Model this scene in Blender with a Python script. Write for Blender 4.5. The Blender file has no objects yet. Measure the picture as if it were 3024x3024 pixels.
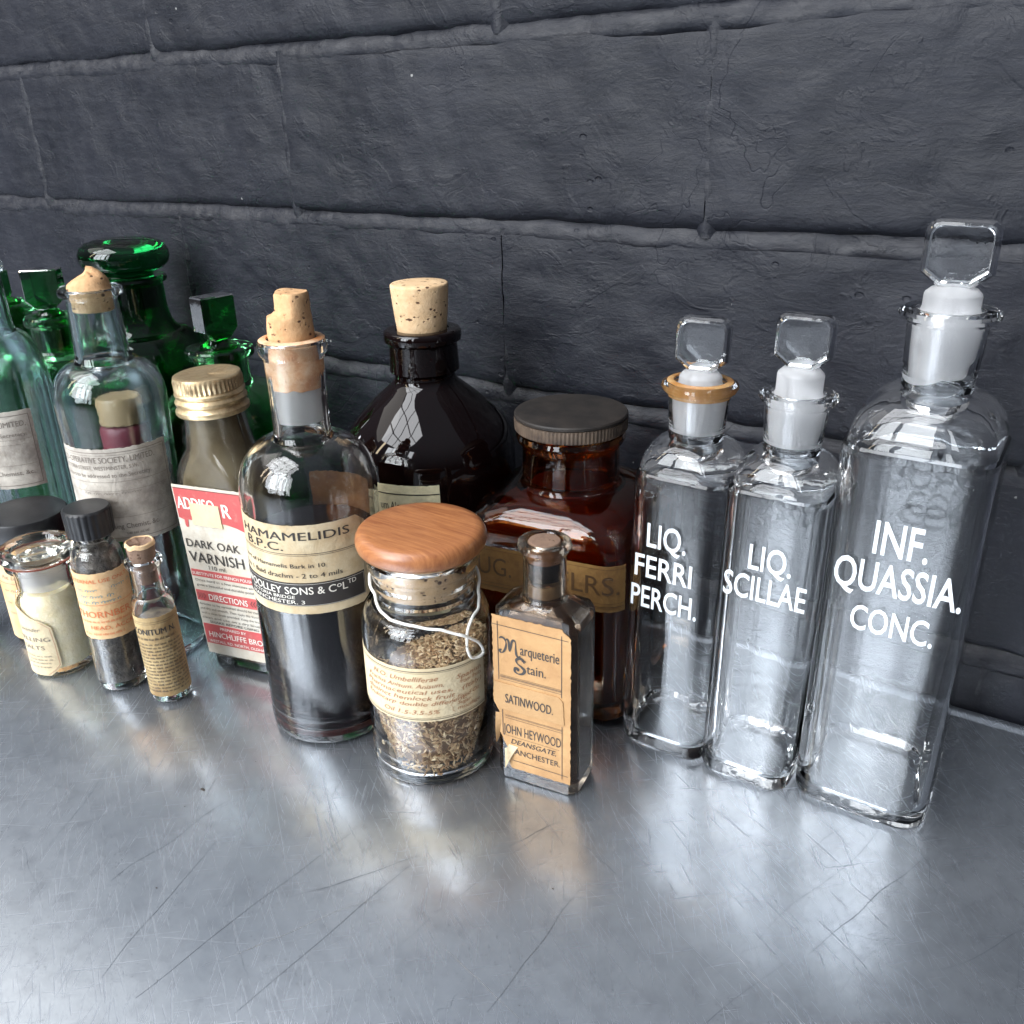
import bpy, bmesh, math, random
import numpy as np
from mathutils import Vector, Matrix, noise
from mathutils.geometry import tessellate_polygon

random.seed(7)
R = math.radians
PI = math.pi
S = bpy.context.scene
COL = S.collection

# ------------------------------------------------------------------ camera
CAM = Vector((0.0, -0.337, 0.2185))
cr = Vector((0.83857474, 0.54409815, -0.02737881))
cu = Vector((-0.20164691, 0.3566839, 0.91220344))
cf = Vector((-0.50609379, 0.75942991, -0.40882183))
cam_data = bpy.data.cameras.new("camera")
cam_data.sensor_width = 36
cam_data.lens = 36 * 2671.0 / 3024
cam_data.clip_start = 0.01
cam_data.clip_end = 50
cam = bpy.data.objects.new("camera", cam_data)
COL.objects.link(cam)
m = Matrix.Identity(4)
for i in range(3):
    m[i][0] = cr[i]; m[i][1] = cu[i]; m[i][2] = -cf[i]; m[i][3] = CAM[i]
cam.matrix_world = m
S.camera = cam

# ------------------------------------------------------------------ world and lamps
w = bpy.data.worlds.new("World")
S.world = w
w.use_nodes = True
bg = w.node_tree.nodes["Background"]
wn = w.node_tree.nodes; wl = w.node_tree.links
tc = wn.new('ShaderNodeTexCoord'); sx = wn.new('ShaderNodeSeparateXYZ')
rp = wn.new('ShaderNodeValToRGB')
wl.new(tc.outputs['Generated'], sx.inputs[0]); wl.new(sx.outputs['Z'], rp.inputs[0])
rp.color_ramp.elements[0].position = 0.0; rp.color_ramp.elements[0].color = (0.05, 0.05, 0.055, 1)
rp.color_ramp.elements[1].position = 0.9; rp.color_ramp.elements[1].color = (0.52, 0.58, 0.68, 1)
wl.new(rp.outputs[0], bg.inputs[0])
bg.inputs[1].default_value = 0.42


def area(name, loc, target, sx_, sy_, power, color, spread=180):
    l = bpy.data.lights.new(name, 'AREA')
    l.shape = 'RECTANGLE'; l.size = sx_; l.size_y = sy_; l.energy = power; l.color = color
    l.spread = R(spread)
    o = bpy.data.objects.new(name, l); COL.objects.link(o)
    d = Vector(target) - Vector(loc)
    o.location = loc; o.rotation_euler = d.to_track_quat('-Z', 'Y').to_euler()
    return o


# the roof light over the bench: a grid of panes between glazing bars
sk_c = Vector((-0.82, -1.22, 2.05)); sk_t = Vector((-0.2, -0.12, 0.05))
q = (sk_t - sk_c).to_track_quat('-Z', 'Y')
for i in range(4):
    for j in range(3):
        p = sk_c + q @ Vector(((i - 1.5) * 0.42, (j - 1) * 0.46, 0))
        l = bpy.data.lights.new("skylight_pane", 'AREA')
        l.shape = 'RECTANGLE'; l.size = 0.385; l.size_y = 0.425; l.energy = 4.2; l.color = (0.95, 0.97, 1.0)
        o = bpy.data.objects.new("skylight_pane", l); COL.objects.link(o)
        o.location = p; o.rotation_euler = q.to_euler()
# tall windows behind the camera, with piers between them
for wx_, ww_, wp in ((-1.50, 0.42, 26), (-0.98, 0.50, 36), (-0.42, 0.44, 32), (0.14, 0.30, 14)):
    area("window_light", (wx_, -2.7, 1.36), (wx_ * 0.75, 0.0, 0.35), ww_, 1.7, wp, (0.91, 0.955, 1.0))
area("left_window", (-2.1, -0.75, 2.15), (-0.25, -0.12, 0.0), 1.5, 1.1, 7, (1.0, 0.96, 0.90))
area("warm_lamp", (-1.75, -1.75, 1.35), (-0.3, -0.1, 0.05), 0.14, 1.0, 5, (1.0, 0.84, 0.58))

S.view_settings.view_transform = 'Standard'
S.view_settings.look = 'None'
S.view_settings.exposure = 0.33
S.view_settings.gamma = 1.0
S.render.engine = 'CYCLES'
S.cycles.use_denoising = True
S.cycles.max_bounces = 22
S.cycles.transmission_bounces = 18
S.cycles.glossy_bounces = 8
S.cycles.diffuse_bounces = 5
S.cycles.transparent_max_bounces = 16
S.cycles.sample_clamp_indirect = 14
S.cycles.blur_glossy = 0.5


# ------------------------------------------------------------------ materials
class NT:
    def __init__(s, name):
        s.m = bpy.data.materials.new(name); s.m.use_nodes = True
        s.t = s.m.node_tree; s.n = s.t.nodes; s.l = s.t.links
        s.b = s.n["Principled BSDF"]; s.out = s.n["Material Output"]
        s.co = s.n.new('ShaderNodeTexCoord')

    def map(s, scale=(1, 1, 1), rot=(0, 0, 0), src='Object'):
        k = s.n.new('ShaderNodeMapping'); k.inputs['Scale'].default_value = scale
        k.inputs['Rotation'].default_value = rot
        s.l.new(s.co.outputs[src], k.inputs[0]); return k.outputs[0]

    def noise(s, v, scale, detail=4, rough=0.55, dist=0.0):
        k = s.n.new('ShaderNodeTexNoise'); k.inputs['Scale'].default_value = scale
        k.inputs['Detail'].default_value = detail; k.inputs['Roughness'].default_value = rough
        k.inputs['Distortion'].default_value = dist
        s.l.new(v, k.inputs['Vector']); return k.outputs['Fac']

    def vor(s, v, scale, feature='F1'):
        k = s.n.new('ShaderNodeTexVoronoi'); k.feature = feature; k.inputs['Scale'].default_value = scale
        s.l.new(v, k.inputs['Vector']); return k.outputs['Distance']

    def ramp(s, f, stops):
        k = s.n.new('ShaderNodeValToRGB'); e = k.color_ramp.elements
        while len(e) < len(stops): e.new(0.5)
        for i, (p, c) in enumerate(stops):
            e[i].position = p
            e[i].color = (c, c, c, 1) if not hasattr(c, '__len__') else (*c, 1)
        s.l.new(f, k.inputs[0]); return k.outputs[0]

    def mix(s, f, a, b, mode='MIX'):
        k = s.n.new('ShaderNodeMix'); k.data_type = 'RGBA'; k.blend_type = mode
        for i, v in ((0, f), (6, a), (7, b)):
            if hasattr(v, 'is_linked') or isinstance(v, bpy.types.NodeSocket): s.l.new(v, k.inputs[i])
            elif i == 0: k.inputs[0].default_value = v
            else: k.inputs[i].default_value = (*v, 1) if hasattr(v, '__len__') else (v, v, v, 1)
        return k.outputs[2]

    def math(s, op, a, b=0.0, c=0.0):
        k = s.n.new('ShaderNodeMath'); k.operation = op
        for i, v in enumerate((a, b, c)):
            if isinstance(v, bpy.types.NodeSocket): s.l.new(v, k.inputs[i])
            else: k.inputs[i].default_value = v
        return k.outputs[0]

    def bump(s, h, strength, dist, prev=None, to=None):
        k = s.n.new('ShaderNodeBump'); k.inputs['Strength'].default_value = strength
        k.inputs['Distance'].default_value = dist; s.l.new(h, k.inputs['Height'])
        if prev: s.l.new(prev, k.inputs['Normal'])
        return k.outputs[0]

    def set(s, name, v, b=None):
        i = (b or s.b).inputs[name]
        if isinstance(v, bpy.types.NodeSocket): s.l.new(v, i)
        else: i.default_value = (*v, 1) if hasattr(v, '__len__') and len(v) == 3 and i.type == 'RGBA' else v


def mat_simple(name, col, rough=0.5, metal=0.0, trans=0.0, ior=1.45, coat=0.0, bump=None, var=None):
    k = NT(name)
    k.set('Base Color', col); k.set('Roughness', rough); k.set('Metallic', metal)
    k.set('Transmission Weight', trans); k.set('IOR', ior); k.set('Coat Weight', coat)
    if var:
        v = k.map(); f = k.noise(v, var[0], 5)
        k.set('Base Color', k.mix(k.ramp(f, [(0.35, 0.0), (0.65, 1.0)]), col, var[1]))
    if bump:
        v = k.map(); k.set('Normal', k.bump(k.noise(v, bump[0], 5), bump[1], bump[2]))
    return k.m


def glass(name, col, rough=0.0, wav=0.15, dust=0.0, ior=1.47):
    k = NT(name)
    k.set('Base Color', col); k.set('Transmission Weight', 1.0); k.set('IOR', ior)
    v = k.map((1, 1, 0.35))
    f = k.noise(v, 90, 2)
    n1 = k.bump(f, wav, 0.0006)
    v2 = k.map()
    n2 = k.bump(k.noise(v2, 900, 2), wav * 0.12 if wav > 0.2 else 0.0, 0.0003, n1)
    k.set('Normal', n2)
    if rough or dust:
        sm = k.noise(v2, 130, 5, 0.7)
        k.set('Roughness', k.ramp(sm, [(0.42, rough), (0.78, rough + dust)]))
    else:
        k.set('Roughness', 0.0)
    return k


M = {}
M['clear'] = glass('clear_glass', (0.985, 0.99, 0.99), 0.0, 0.18, 0.0).m
M['clear_old'] = glass('old_clear_glass', (0.988, 0.986, 0.975), 0.0, 0.3, 0.10).m
M['aqua'] = glass('aqua_glass', (0.86, 0.95, 0.965), 0.0, 0.5, 0.12).m
M['aqua_deep'] = glass('aqua_ribbed_glass', (0.80, 0.92, 0.95), 0.02, 0.5, 0.2).m
M['green'] = glass('green_glass', (0.018, 0.30, 0.045), 0.0, 0.4, 0.10).m
M['green_body'] = glass('bottle_green_glass', (0.14, 0.58, 0.22), 0.02, 0.4, 0.15).m
M['green_stopper'] = glass('deep_green_stopper_glass', (0.004, 0.11, 0.025), 0.0, 0.2, 0.1).m
M['green_dark'] = glass('dark_green_glass', (0.022, 0.30, 0.075), 0.0, 0.3, 0.10).m
M['amber'] = glass('amber_glass', (0.52, 0.17, 0.035), 0.0, 0.3, 0.10).m
M['smoky'] = glass('dirty_glass', (0.80, 0.76, 0.66), 0.05, 0.3, 0.25).m
M['stain_glass'] = glass('brown_stained_glass', (0.72, 0.58, 0.44), 0.05, 0.3, 0.3).m
M['head'] = glass('pressed_clear_glass', (0.975, 0.985, 0.985), 0.0, 1.0, 0.10).m
M['black_glass'] = mat_simple('brown_black_glass', (0.004, 0.0015, 0.0015), 0.03, 0, 0.0, 1.45, 0.0)


def frosted(name, tint, rough=0.55, white=0.35, stain=None):
    k = NT(name)
    k.set('Base Color', tint); k.set('Transmission Weight', 1.0 - white); k.set('IOR', 1.35)
    k.set('Roughness', rough)
    v = k.map()
    k.set('Normal', k.bump(k.noise(v, 2500, 2), 0.4, 0.0002))
    if not stain:
        f = k.noise(k.map((1, 1, 0.5)), 260, 6, 0.7)
        k.set('Transmission Weight', k.ramp(f, [(0.3, 0.66), (0.7, 0.84)]))
        k.set('Roughness', k.ramp(f, [(0.3, rough + 0.08), (0.7, rough + 0.0)]))
    if stain:
        f = k.noise(k.map(), 160, 6, 0.65, 0.6)
        k.set('Base Color', k.mix(k.ramp(f, [(0.38, 0.0), (0.5, 0.75), (0.62, 1.0)]), tint, stain))
    return k.m


M['frost'] = frosted('ground_glass', (0.95, 0.95, 0.96), 0.32, 0.20)
M['frost_grey'] = frosted('ground_neck_glass', (0.88, 0.88, 0.88), 0.45, 0.35)
M['stain_ring'] = frosted('rust_stained_ring', (0.85, 0.60, 0.30), 0.3, 0.45, (0.62, 0.30, 0.08))


def cork_mat(name, a, b, dark=(0.09, 0.04, 0.02)):
    k = NT(name); v = k.map()
    f = k.noise(v, 260, 6, 0.7)
    c = k.mix(k.ramp(f, [(0.3, 0.0), (0.7, 1.0)]), a, b)
    pit = k.vor(k.map((1, 1, 1.7)), 420)
    msk = k.noise(v, 330, 2)
    pm = k.math('MULTIPLY', k.ramp(pit, [(0.22, 1.0), (0.36, 0.0)]), k.ramp(msk, [(0.52, 0.0), (0.6, 1.0)]))
    c = k.mix(pm, c, dark)
    k.set('Base Color', c); k.set('Roughness', 0.85)
    h = k.math('SUBTRACT', f, pm)
    k.set('Normal', k.bump(h, 0.7, 0.0006))
    return k.m


M['cork'] = cork_mat('cork', (0.55, 0.36, 0.19), (0.70, 0.50, 0.30))
M['cork_brown'] = cork_mat('weathered_cork', (0.50, 0.27, 0.12), (0.68, 0.42, 0.22))
M['cork_dark'] = cork_mat('dark_cork', (0.16, 0.10, 0.07), (0.24, 0.15, 0.10))


def paper(name, col, stain, amt=0.5, fine=(0.3, 0.26, 0.2)):
    k = NT(name); v = k.map()
    f = k.noise(v, 70, 6, 0.65); g = k.noise(v, 420, 4, 0.7)
    c = k.mix(k.math('MULTIPLY', k.ramp(f, [(0.40, 0.0), (0.64, 1.0)]), min(1, amt * 1.35)), col, stain)
    c = k.mix(k.math('MULTIPLY', k.ramp(g, [(0.56, 0.0), (0.72, 1.0)]), amt * 0.6), c, fine)
    k.set('Base Color', c); k.set('Roughness', 0.7); k.set('Specular IOR Level', 0.3)
    k.set('Normal', k.bump(k.noise(v, 1100, 4), 0.25, 0.0003, k.bump(k.noise(v, 110, 3, 0.5, 1.5), 0.35, 0.0010)))
    return k.m


M['cork_stain'] = paper('stained_neck_crust', (0.76, 0.55, 0.36), (0.55, 0.19, 0.045), 0.75, (0.35, 0.09, 0.03))
M['paper_cream'] = paper('cream_paper', (0.62, 0.52, 0.35), (0.42, 0.29, 0.15), 0.55)
M['paper_grey'] = paper('foxed_white_paper', (0.58, 0.53, 0.46), (0.30, 0.265, 0.23), 0.85)
M['paper_tan'] = paper('tan_paper', (0.48, 0.285, 0.13), (0.33, 0.175, 0.075), 0.45, (0.3, 0.16, 0.08))
M['paper_tan2'] = paper('tan_slip_paper', (0.45, 0.275, 0.13), (0.32, 0.18, 0.08), 0.35, (0.3, 0.16, 0.08))
M['paper_white'] = paper('white_paper', (0.60, 0.56, 0.48), (0.46, 0.38, 0.28), 0.5)
M['paper_jar'] = paper('yellowed_paper', (0.64, 0.54, 0.36), (0.60, 0.46, 0.27), 0.4)
M['paper_vial'] = paper('browned_vial_paper', (0.46, 0.34, 0.17), (0.26, 0.16, 0.07), 0.8)
M['paper_amber'] = paper('brown_varnished_paper', (0.22, 0.12, 0.035), (0.12, 0.06, 0.02), 0.6, (0.08, 0.04, 0.02))
M['paper_orange'] = paper('orange_paper', (0.74, 0.52, 0.30), (0.62, 0.36, 0.16), 0.6)
M['paper_aloes'] = paper('pale_green_cream_paper', (0.76, 0.70, 0.47), (0.45, 0.42, 0.26), 0.5)
M['red_ink'] = paper('red_printing_ink', (0.50, 0.085, 0.085), (0.42, 0.11, 0.10), 0.5, (0.6, 0.3, 0.25))
M['ink'] = mat_simple('black_ink', (0.035, 0.03, 0.028), 0.6)
M['ink_faint'] = mat_simple('faded_ink', (0.20, 0.17, 0.145), 0.7)
M['ink_brown'] = mat_simple('brown_ink', (0.36, 0.17, 0.09), 0.7)
M['ink_orange'] = mat_simple('orange_ink', (0.66, 0.20, 0.08), 0.7)
M['ink_blue'] = mat_simple('blue_green_ink', (0.12, 0.30, 0.34), 0.7)
M['ink_white'] = mat_simple('white_ink', (0.78, 0.74, 0.66), 0.6)
M['enamel'] = mat_simple('white_enamel', (0.74, 0.77, 0.80), 0.4, bump=(1200, 0.3, 0.0002), var=(300, (0.62, 0.65, 0.68)))
M['ink_gold'] = mat_simple('umber_ink', (0.07, 0.035, 0.012), 0.6)


# painted wall
def make_wall_paint(name='dark_blue_grey_paint', dust=False):
    k = NT(name); v = k.map(src='Object')
    geo = k.n.new('ShaderNodeNewGeometry')
    pos = geo.outputs['Position']

    def pm(scale, rot=(0, 0, 0)):
        q_ = k.n.new('ShaderNodeMapping'); q_.inputs['Scale'].default_value = scale
        q_.inputs['Rotation'].default_value = rot
        k.l.new(pos, q_.inputs[0]); return q_.outputs[0]
    base = k.mix(k.ramp(k.noise(pm((1, 1, 1)), 14, 5), [(0.35, 0.0), (0.65, 1.0)]), (0.0075, 0.0086, 0.0132), (0.0150, 0.0162, 0.0225))
    st = k.noise(pm((1, 1, 5)), 60, 6, 0.7, 0.8)
    base = k.mix(k.ramp(st, [(0.45, 0.0), (0.8, 0.55)]), base, (0.026, 0.028, 0.037))
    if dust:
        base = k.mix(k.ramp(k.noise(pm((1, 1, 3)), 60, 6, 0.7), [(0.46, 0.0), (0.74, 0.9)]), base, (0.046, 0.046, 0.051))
    # tiny pale chips
    vd = k.n.new('ShaderNodeTexVoronoi'); vd.inputs['Scale'].default_value = 75
    k.l.new(pos, vd.inputs['Vector'])
    chip = k.math('LESS_THAN', k.math('ADD', vd.outputs['Distance'], k.math('MULTIPLY', k.noise(pm((1, 1, 1)), 700, 2), 0.09)), 0.085)
    sep = k.n.new('ShaderNodeSeparateColor'); k.l.new(vd.outputs['Color'], sep.inputs[0])
    chip = k.math('MULTIPLY', chip, k.math('GREATER_THAN', sep.outputs[0], 0.86))
    base = k.mix(k.math('MULTIPLY', chip, 0.7), base, (0.30, 0.30, 0.29))
    k.set('Base Color', base)
    k.set('Roughness', k.ramp(st, [(0.3, 0.42), (0.75, 0.62)])); k.set('Specular IOR Level', 0.28)
    # relief
    n = k.bump(k.noise(pm((1, 1, 1)), 50, 6, 0.62, 0.6), 0.42, 0.0026)
    n = k.bump(k.noise(pm((1, 1, 4), (0, R(5), 0)), 60, 6, 0.7, 1.6), 0.42, 0.0010, n)
    dents = k.ramp(k.noise(pm((1, 1, 1.4)), 36, 4, 0.6, 1.0), [(0.56, 0.0), (0.60, 1.0)])
    n = k.bump(dents, 0.35, 0.0005, n)
    nicks = k.math('MULTIPLY', k.ramp(k.vor(pm((1, 1, 1.5)), 95), [(0.10, 1.0), (0.16, 0.0)]), k.ramp(k.noise(pm((1, 1, 1)), 23, 3), [(0.55, 0.0), (0.6, 1.0)]))
    n = k.bump(nicks, 0.7, -0.0007, n)
    n = k.bump(k.noise(pm((1, 1, 1.3)), 170, 7, 0.75, 0.3), 0.42, 0.0009, n)
    # wandering hairline cracks and paint ridges
    cr_ = k.noise(pm((1, 1, 1)), 11, 4, 0.55, 0.6)
    ln = k.math('ABSOLUTE', k.math('SUBTRACT', cr_, 0.5))
    lm = k.math('MULTIPLY', k.ramp(ln, [(0.0, 1.0), (0.004, 0.0)]), k.ramp(k.noise(pm((1, 1, 1)), 7, 3), [(0.52, 0.0), (0.62, 1.0)]))
    n = k.bump(lm, 0.45, -0.0006, n)
    ch = k.bump(chip, 0.6, 0.0006, n)
    k.set('Normal', ch)
    return k.m


M['wall'] = make_wall_paint()
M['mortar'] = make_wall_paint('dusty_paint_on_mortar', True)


def make_metal():
    k = NT('scratched_zinc')
    v = k.map()
    fine = k.noise(k.map((1, 1, 1)), 130, 8, 0.7)
    big = k.noise(k.map((1, 1, 1)), 9, 5, 0.6, 0.5)
    col = k.mix(k.ramp(big, [(0.35, 0.0), (0.65, 1.0)]), (0.42, 0.46, 0.51), (0.57, 0.61, 0.66))
    col = k.mix(k.ramp(fine, [(0.48, 0.0), (0.72, 0.55)]), col, (0.30, 0.32, 0.36))
    scr = None
    for ang, sc, seed, th in ((38, 9, 0.0, 0.64), (52, 14, 3.1, 0.66), (24, 11, 7.7, 0.67), (-28, 8, 5.3, 0.67), (-62, 10, 9.2, 0.69), (44, 30, 2.2, 0.64), (30, 40, 4.4, 0.60), (60, 44, 6.1, 0.60), (-40, 36, 8.8, 0.63)):
        mp = k.n.new('ShaderNodeMapping'); mp.vector_type = 'POINT'
        mp.inputs['Rotation'].default_value = (0, 0, R(ang)); mp.inputs['Location'].default_value = (seed, seed * 1.7, 0)
        k.l.new(k.co.outputs['Object'], mp.inputs[0])
        m2 = k.n.new('ShaderNodeMapping'); m2.inputs['Scale'].default_value = (1.0, 26.0, 1.0) if sc >= 30 else (1.0, 90.0, 1.0)
        k.l.new(mp.outputs[0], m2.inputs[0])
        f = k.noise(m2.outputs[0], sc, 3, 0.6, 0.25)
        s_ = k.ramp(f, [(th, 0.0), (th + 0.05, 1.0)])
        scr = s_ if scr is None else k.mix(1.0, scr, s_, 'LIGHTEN')
    # pitting
    pit = k.vor(v, 620)
    pk = k.math('MULTIPLY', k.ramp(pit, [(0.12, 1.0), (0.25, 0.0)]), k.ramp(k.noise(v, 60, 4), [(0.5, 0.0), (0.62, 1.0)]))
    col = k.mix(k.math('MULTIPLY', scr, 0.30), col, (0.24, 0.26, 0.30))
    col = k.mix(k.math('MULTIPLY', pk, 0.5), col, (0.14, 0.15, 0.17))
    k.set('Base Color', col); k.set('Metallic', 1.0)
    rr = k.mix(k.math('MULTIPLY', scr, 0.4), k.ramp(k.noise(k.map(), 24, 6, 0.65), [(0.3, 0.15), (0.7, 0.25)]), (0.5, 0.5, 0.5))
    k.set('Roughness', rr)
    n = k.bump(scr, 0.05, -0.00012)
    n = k.bump(fine, 0.10, 0.0003, n)
    n = k.bump(big, 0.05, 0.004, n)
    k.set('Normal', n)
    b2 = k.n.new('ShaderNodeBsdfPrincipled')
    k.l.new(col, b2.inputs['Base Color']); b2.inputs['Metallic'].default_value = 0.9
    b2.inputs['Roughness'].default_value = 0.5
    k.l.new(n, b2.inputs['Normal'])
    mx = k.n.new('ShaderNodeMixShader'); mx.inputs[0].default_value = 0.30
    k.l.new(k.b.outputs[0], mx.inputs[1]); k.l.new(b2.outputs[0], mx.inputs[2])
    k.l.new(mx.outputs[0], k.out.inputs[0])
    return k.m


M['zinc'] = make_metal()
M['scratch_dark'] = mat_simple('dark_scratch', (0.19, 0.21, 0.24), 0.5, 0.85)
M['scratch_light'] = mat_simple('bright_scratch', (0.62, 0.64, 0.66), 0.35, 0.9)
M['grit'] = mat_simple('dark_grit', (0.035, 0.025, 0.02), 0.8)


def wood():
    k = NT('orange_brown_wood')
    v = k.map((1, 14, 3), (0, 0, R(62)))
    f = k.noise(v, 60, 6, 0.6, 0.8); g = k.noise(k.map((1, 30, 5), (0, 0, R(60))), 160, 5, 0.7)
    c = k.mix(k.ramp(f, [(0.3, 0.0), (0.7, 1.0)]), (0.46, 0.190, 0.070), (0.26, 0.088, 0.033))
    c = k.mix(k.ramp(g, [(0.5, 0.0), (0.8, 0.5)]), c, (0.16, 0.045, 0.018))
    k.set('Base Color', c); k.set('Roughness', 0.36); k.set('Coat Weight', 0.25); k.set('Coat Roughness', 0.25)
    k.set('Normal', k.bump(g, 0.12, 0.0003))
    return k.m


M['wood'] = wood()
M['brass'] = NT('tarnished_brass').m
_k = NT('gilt_cap_metal'); _f = _k.noise(_k.map(), 160, 5, 0.7)
_k.set('Base Color', _k.mix(_k.ramp(_f, [(0.4, 0.0), (0.7, 1.0)]), (0.78, 0.60, 0.36), (0.38, 0.26, 0.14)))
_k.set('Metallic', 0.85); _k.set('Roughness', _k.ramp(_f, [(0.3, 0.28), (0.8, 0.6)]))
_k.set('Normal', _k.bump(_k.noise(_k.map(), 300, 3), 0.25, 0.0004))
M['brass'] = _k.m
M['bakelite'] = mat_simple('black_bakelite', (0.010, 0.010, 0.012), 0.42, bump=(900, 0.15, 0.0003), var=(120, (0.024, 0.024, 0.026)))
M['cap_dusty'] = mat_simple('dusty_black_cap', (0.010, 0.008, 0.007), 0.6, bump=(500, 0.2, 0.0003), var=(90, (0.022, 0.017, 0.014)))
M['cap_side'] = mat_simple('worn_brown_cap_rim', (0.050, 0.036, 0.028), 0.55, var=(200, (0.12, 0.085, 0.06)))
M['liq_black'] = mat_simple('near_black_liquid', (0.006, 0.004, 0.006), 0.05, 0, 0, 1.4)
M['liq_red'] = mat_simple('dark_red_sediment', (0.045, 0.008, 0.006), 0.2)
M['stain_liq'] = mat_simple('dark_brown_stain', (0.030, 0.016, 0.010), 0.4, var=(60, (0.085, 0.052, 0.032)))
M['amber_fill'] = mat_simple('dark_red_brown_contents', (0.12, 0.030, 0.008), 0.5, var=(50, (0.04, 0.010, 0.004)))
M['cream_fill'] = mat_simple('cream_crystals', (0.96, 0.87, 0.66), 0.7, bump=(700, 0.5, 0.0006), var=(260, (0.88, 0.78, 0.52)))
_b = M['cream_fill'].node_tree.nodes['Principled BSDF']; _b.inputs['Subsurface Weight'].default_value = 0.3; _b.inputs['Subsurface Scale'].default_value = 0.004; _b.inputs['Subsurface Radius'].default_value = (1.0, 0.85, 0.6)
M['char_fill'] = mat_simple('charcoal_powder', (0.035, 0.032, 0.03), 0.6, bump=(420, 1.0, 0.0016), var=(200, (0.16, 0.14, 0.12)))
M['film'] = mat_simple('brown_film', (0.15, 0.12, 0.085), 0.6, bump=(300, 0.3, 0.0006), var=(60, (0.24, 0.21, 0.16)))
M['string'] = mat_simple('white_cotton_string', (0.80, 0.79, 0.74), 0.85, bump=(1500, 0.8, 0.0004))
M['cream_cap'] = mat_simple('cream_plastic', (0.30, 0.19, 0.10), 0.4)
M['burgundy'] = mat_simple('burgundy_paper', (0.10, 0.010, 0.020), 0.45, var=(80, (0.18, 0.025, 0.035)))
M['yellow_fill'] = mat_simple('yellow_powder', (0.55, 0.45, 0.12), 0.6)
M['back_paper'] = paper('brown_label_back', (0.22, 0.11, 0.045), (0.12, 0.055, 0.03), 0.9)
seedm = NT('dried_seeds')
_oi = seedm.n.new('ShaderNodeNewGeometry')
seedm.set('Base Color', seedm.ramp(_oi.outputs['Random Per Island'], [(0.0, (0.34, 0.20, 0.10)), (0.4, (0.56, 0.38, 0.21)), (0.75, (0.72, 0.54, 0.32)), (1.0, (0.84, 0.70, 0.48))]))
seedm.set('Roughness', 0.7)
M['seed'] = seedm.m
M['seed_core'] = mat_simple('seed_mass', (0.26, 0.16, 0.09), 0.8)


# ------------------------------------------------------------------ mesh helpers
def make(name, verts, faces, mat, parent=None, smooth=True, angle=32, kind=None):
    me = bpy.data.meshes.new(name)
    me.from_pydata([tuple(v) for v in verts], [], faces)
    me.materials.append(mat)
    if smooth:
        me.shade_smooth()
        me.set_sharp_from_angle(angle=R(angle))
    o = bpy.data.objects.new(name, me); COL.objects.link(o)
    if parent: o.parent = parent
    if kind: o['kind'] = kind
    return o


def arc(r0, z0, r1, z1, n=8, skip=False):
    """quarter ellipse from a vertical wall (r0,z0) to a flat top (r1,z1)"""
    return [(r1 + (r0 - r1) * math.cos(t * PI / 2 / n), z0 + (z1 - z0) * math.sin(t * PI / 2 / n)) for t in range(1 if skip else 0, n + 1)]


def fillet(r0, z0, r1, z1, n=6):
    """from a flat (r0,z0) curving up into a vertical wall (r1,z1)"""
    return [(r1 + (r0 - r1) * (1 - math.sin(t * PI / 2 / n)), z0 + (z1 - z0) * (1 - math.cos(t * PI / 2 / n))) for t in range(n + 1)]


def lathe_data(prof, seg=72, close=False, fn=None):
    V = []; F = []
    for (r, z) in prof:
        for k in range(seg):
            a = 2 * PI * k / seg
            p = (r * math.cos(a), r * math.sin(a), z)
            if fn: p = fn(r, a, z)
            V.append(p)
    n = len(prof)
    for i in range(n - 1):
        for k in range(seg):
            k2 = (k + 1) % seg
            F.append((i * seg + k, i * seg + k2, (i + 1) * seg + k2, (i + 1) * seg + k))
    if close:
        for k in range(seg):
            k2 = (k + 1) % seg
            F.append(((n - 1) * seg + k, (n - 1) * seg + k2, k2, k))
    else:
        F.append(tuple(reversed(range(seg)))); F.append(tuple((n - 1) * seg + k for k in range(seg)))
    return V, F


def lathe(name, prof, mat, parent=None, seg=72, fn=None, angle=32, kind=None):
    ring_ = name in ('stain_ring', 'neck_stain', 'ground_neck', 'seal', 'sediment', 'cork_edge')
    V, F = lathe_data(prof, seg, ring_, fn)
    return make(name, V, F, mat, parent, angle=angle, kind=kind)


def vessel(name, outer, inner, mat, parent, seg=84, fn=None):
    """outer profile bottom->top, inner profile top->bottom; closed double wall"""
    return lathe(name, outer + inner, mat, parent, seg, fn)


def rr(hx, hy, c, z, K=7):
    """rounded rectangle ring"""
    c = min(c, hx, hy); P = []
    for qx, qy, a0 in ((1, 1, 0), (-1, 1, PI / 2), (-1, -1, PI), (1, -1, 1.5 * PI)):
        for k in range(K + 1):
            a = a0 + PI / 2 * k / K
            P.append((qx * (hx - c) + c * math.cos(a), qy * (hy - c) + c * math.sin(a), z))
    return P


def loft(name, rings, mat, parent=None, angle=32, kind=None):
    n = len(rings[0]); V = [p for r_ in rings for p in r_]; F = []
    for i in range(len(rings) - 1):
        for k in range(n):
            k2 = (k + 1) % n
            F.append((i * n + k, i * n + k2, (i + 1) * n + k2, (i + 1) * n + k))
    F.append(tuple(reversed(range(n)))); F.append(tuple((len(rings) - 1) * n + k for k in range(n)))
    return make(name, V, F, mat, parent, angle=angle, kind=kind)


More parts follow.
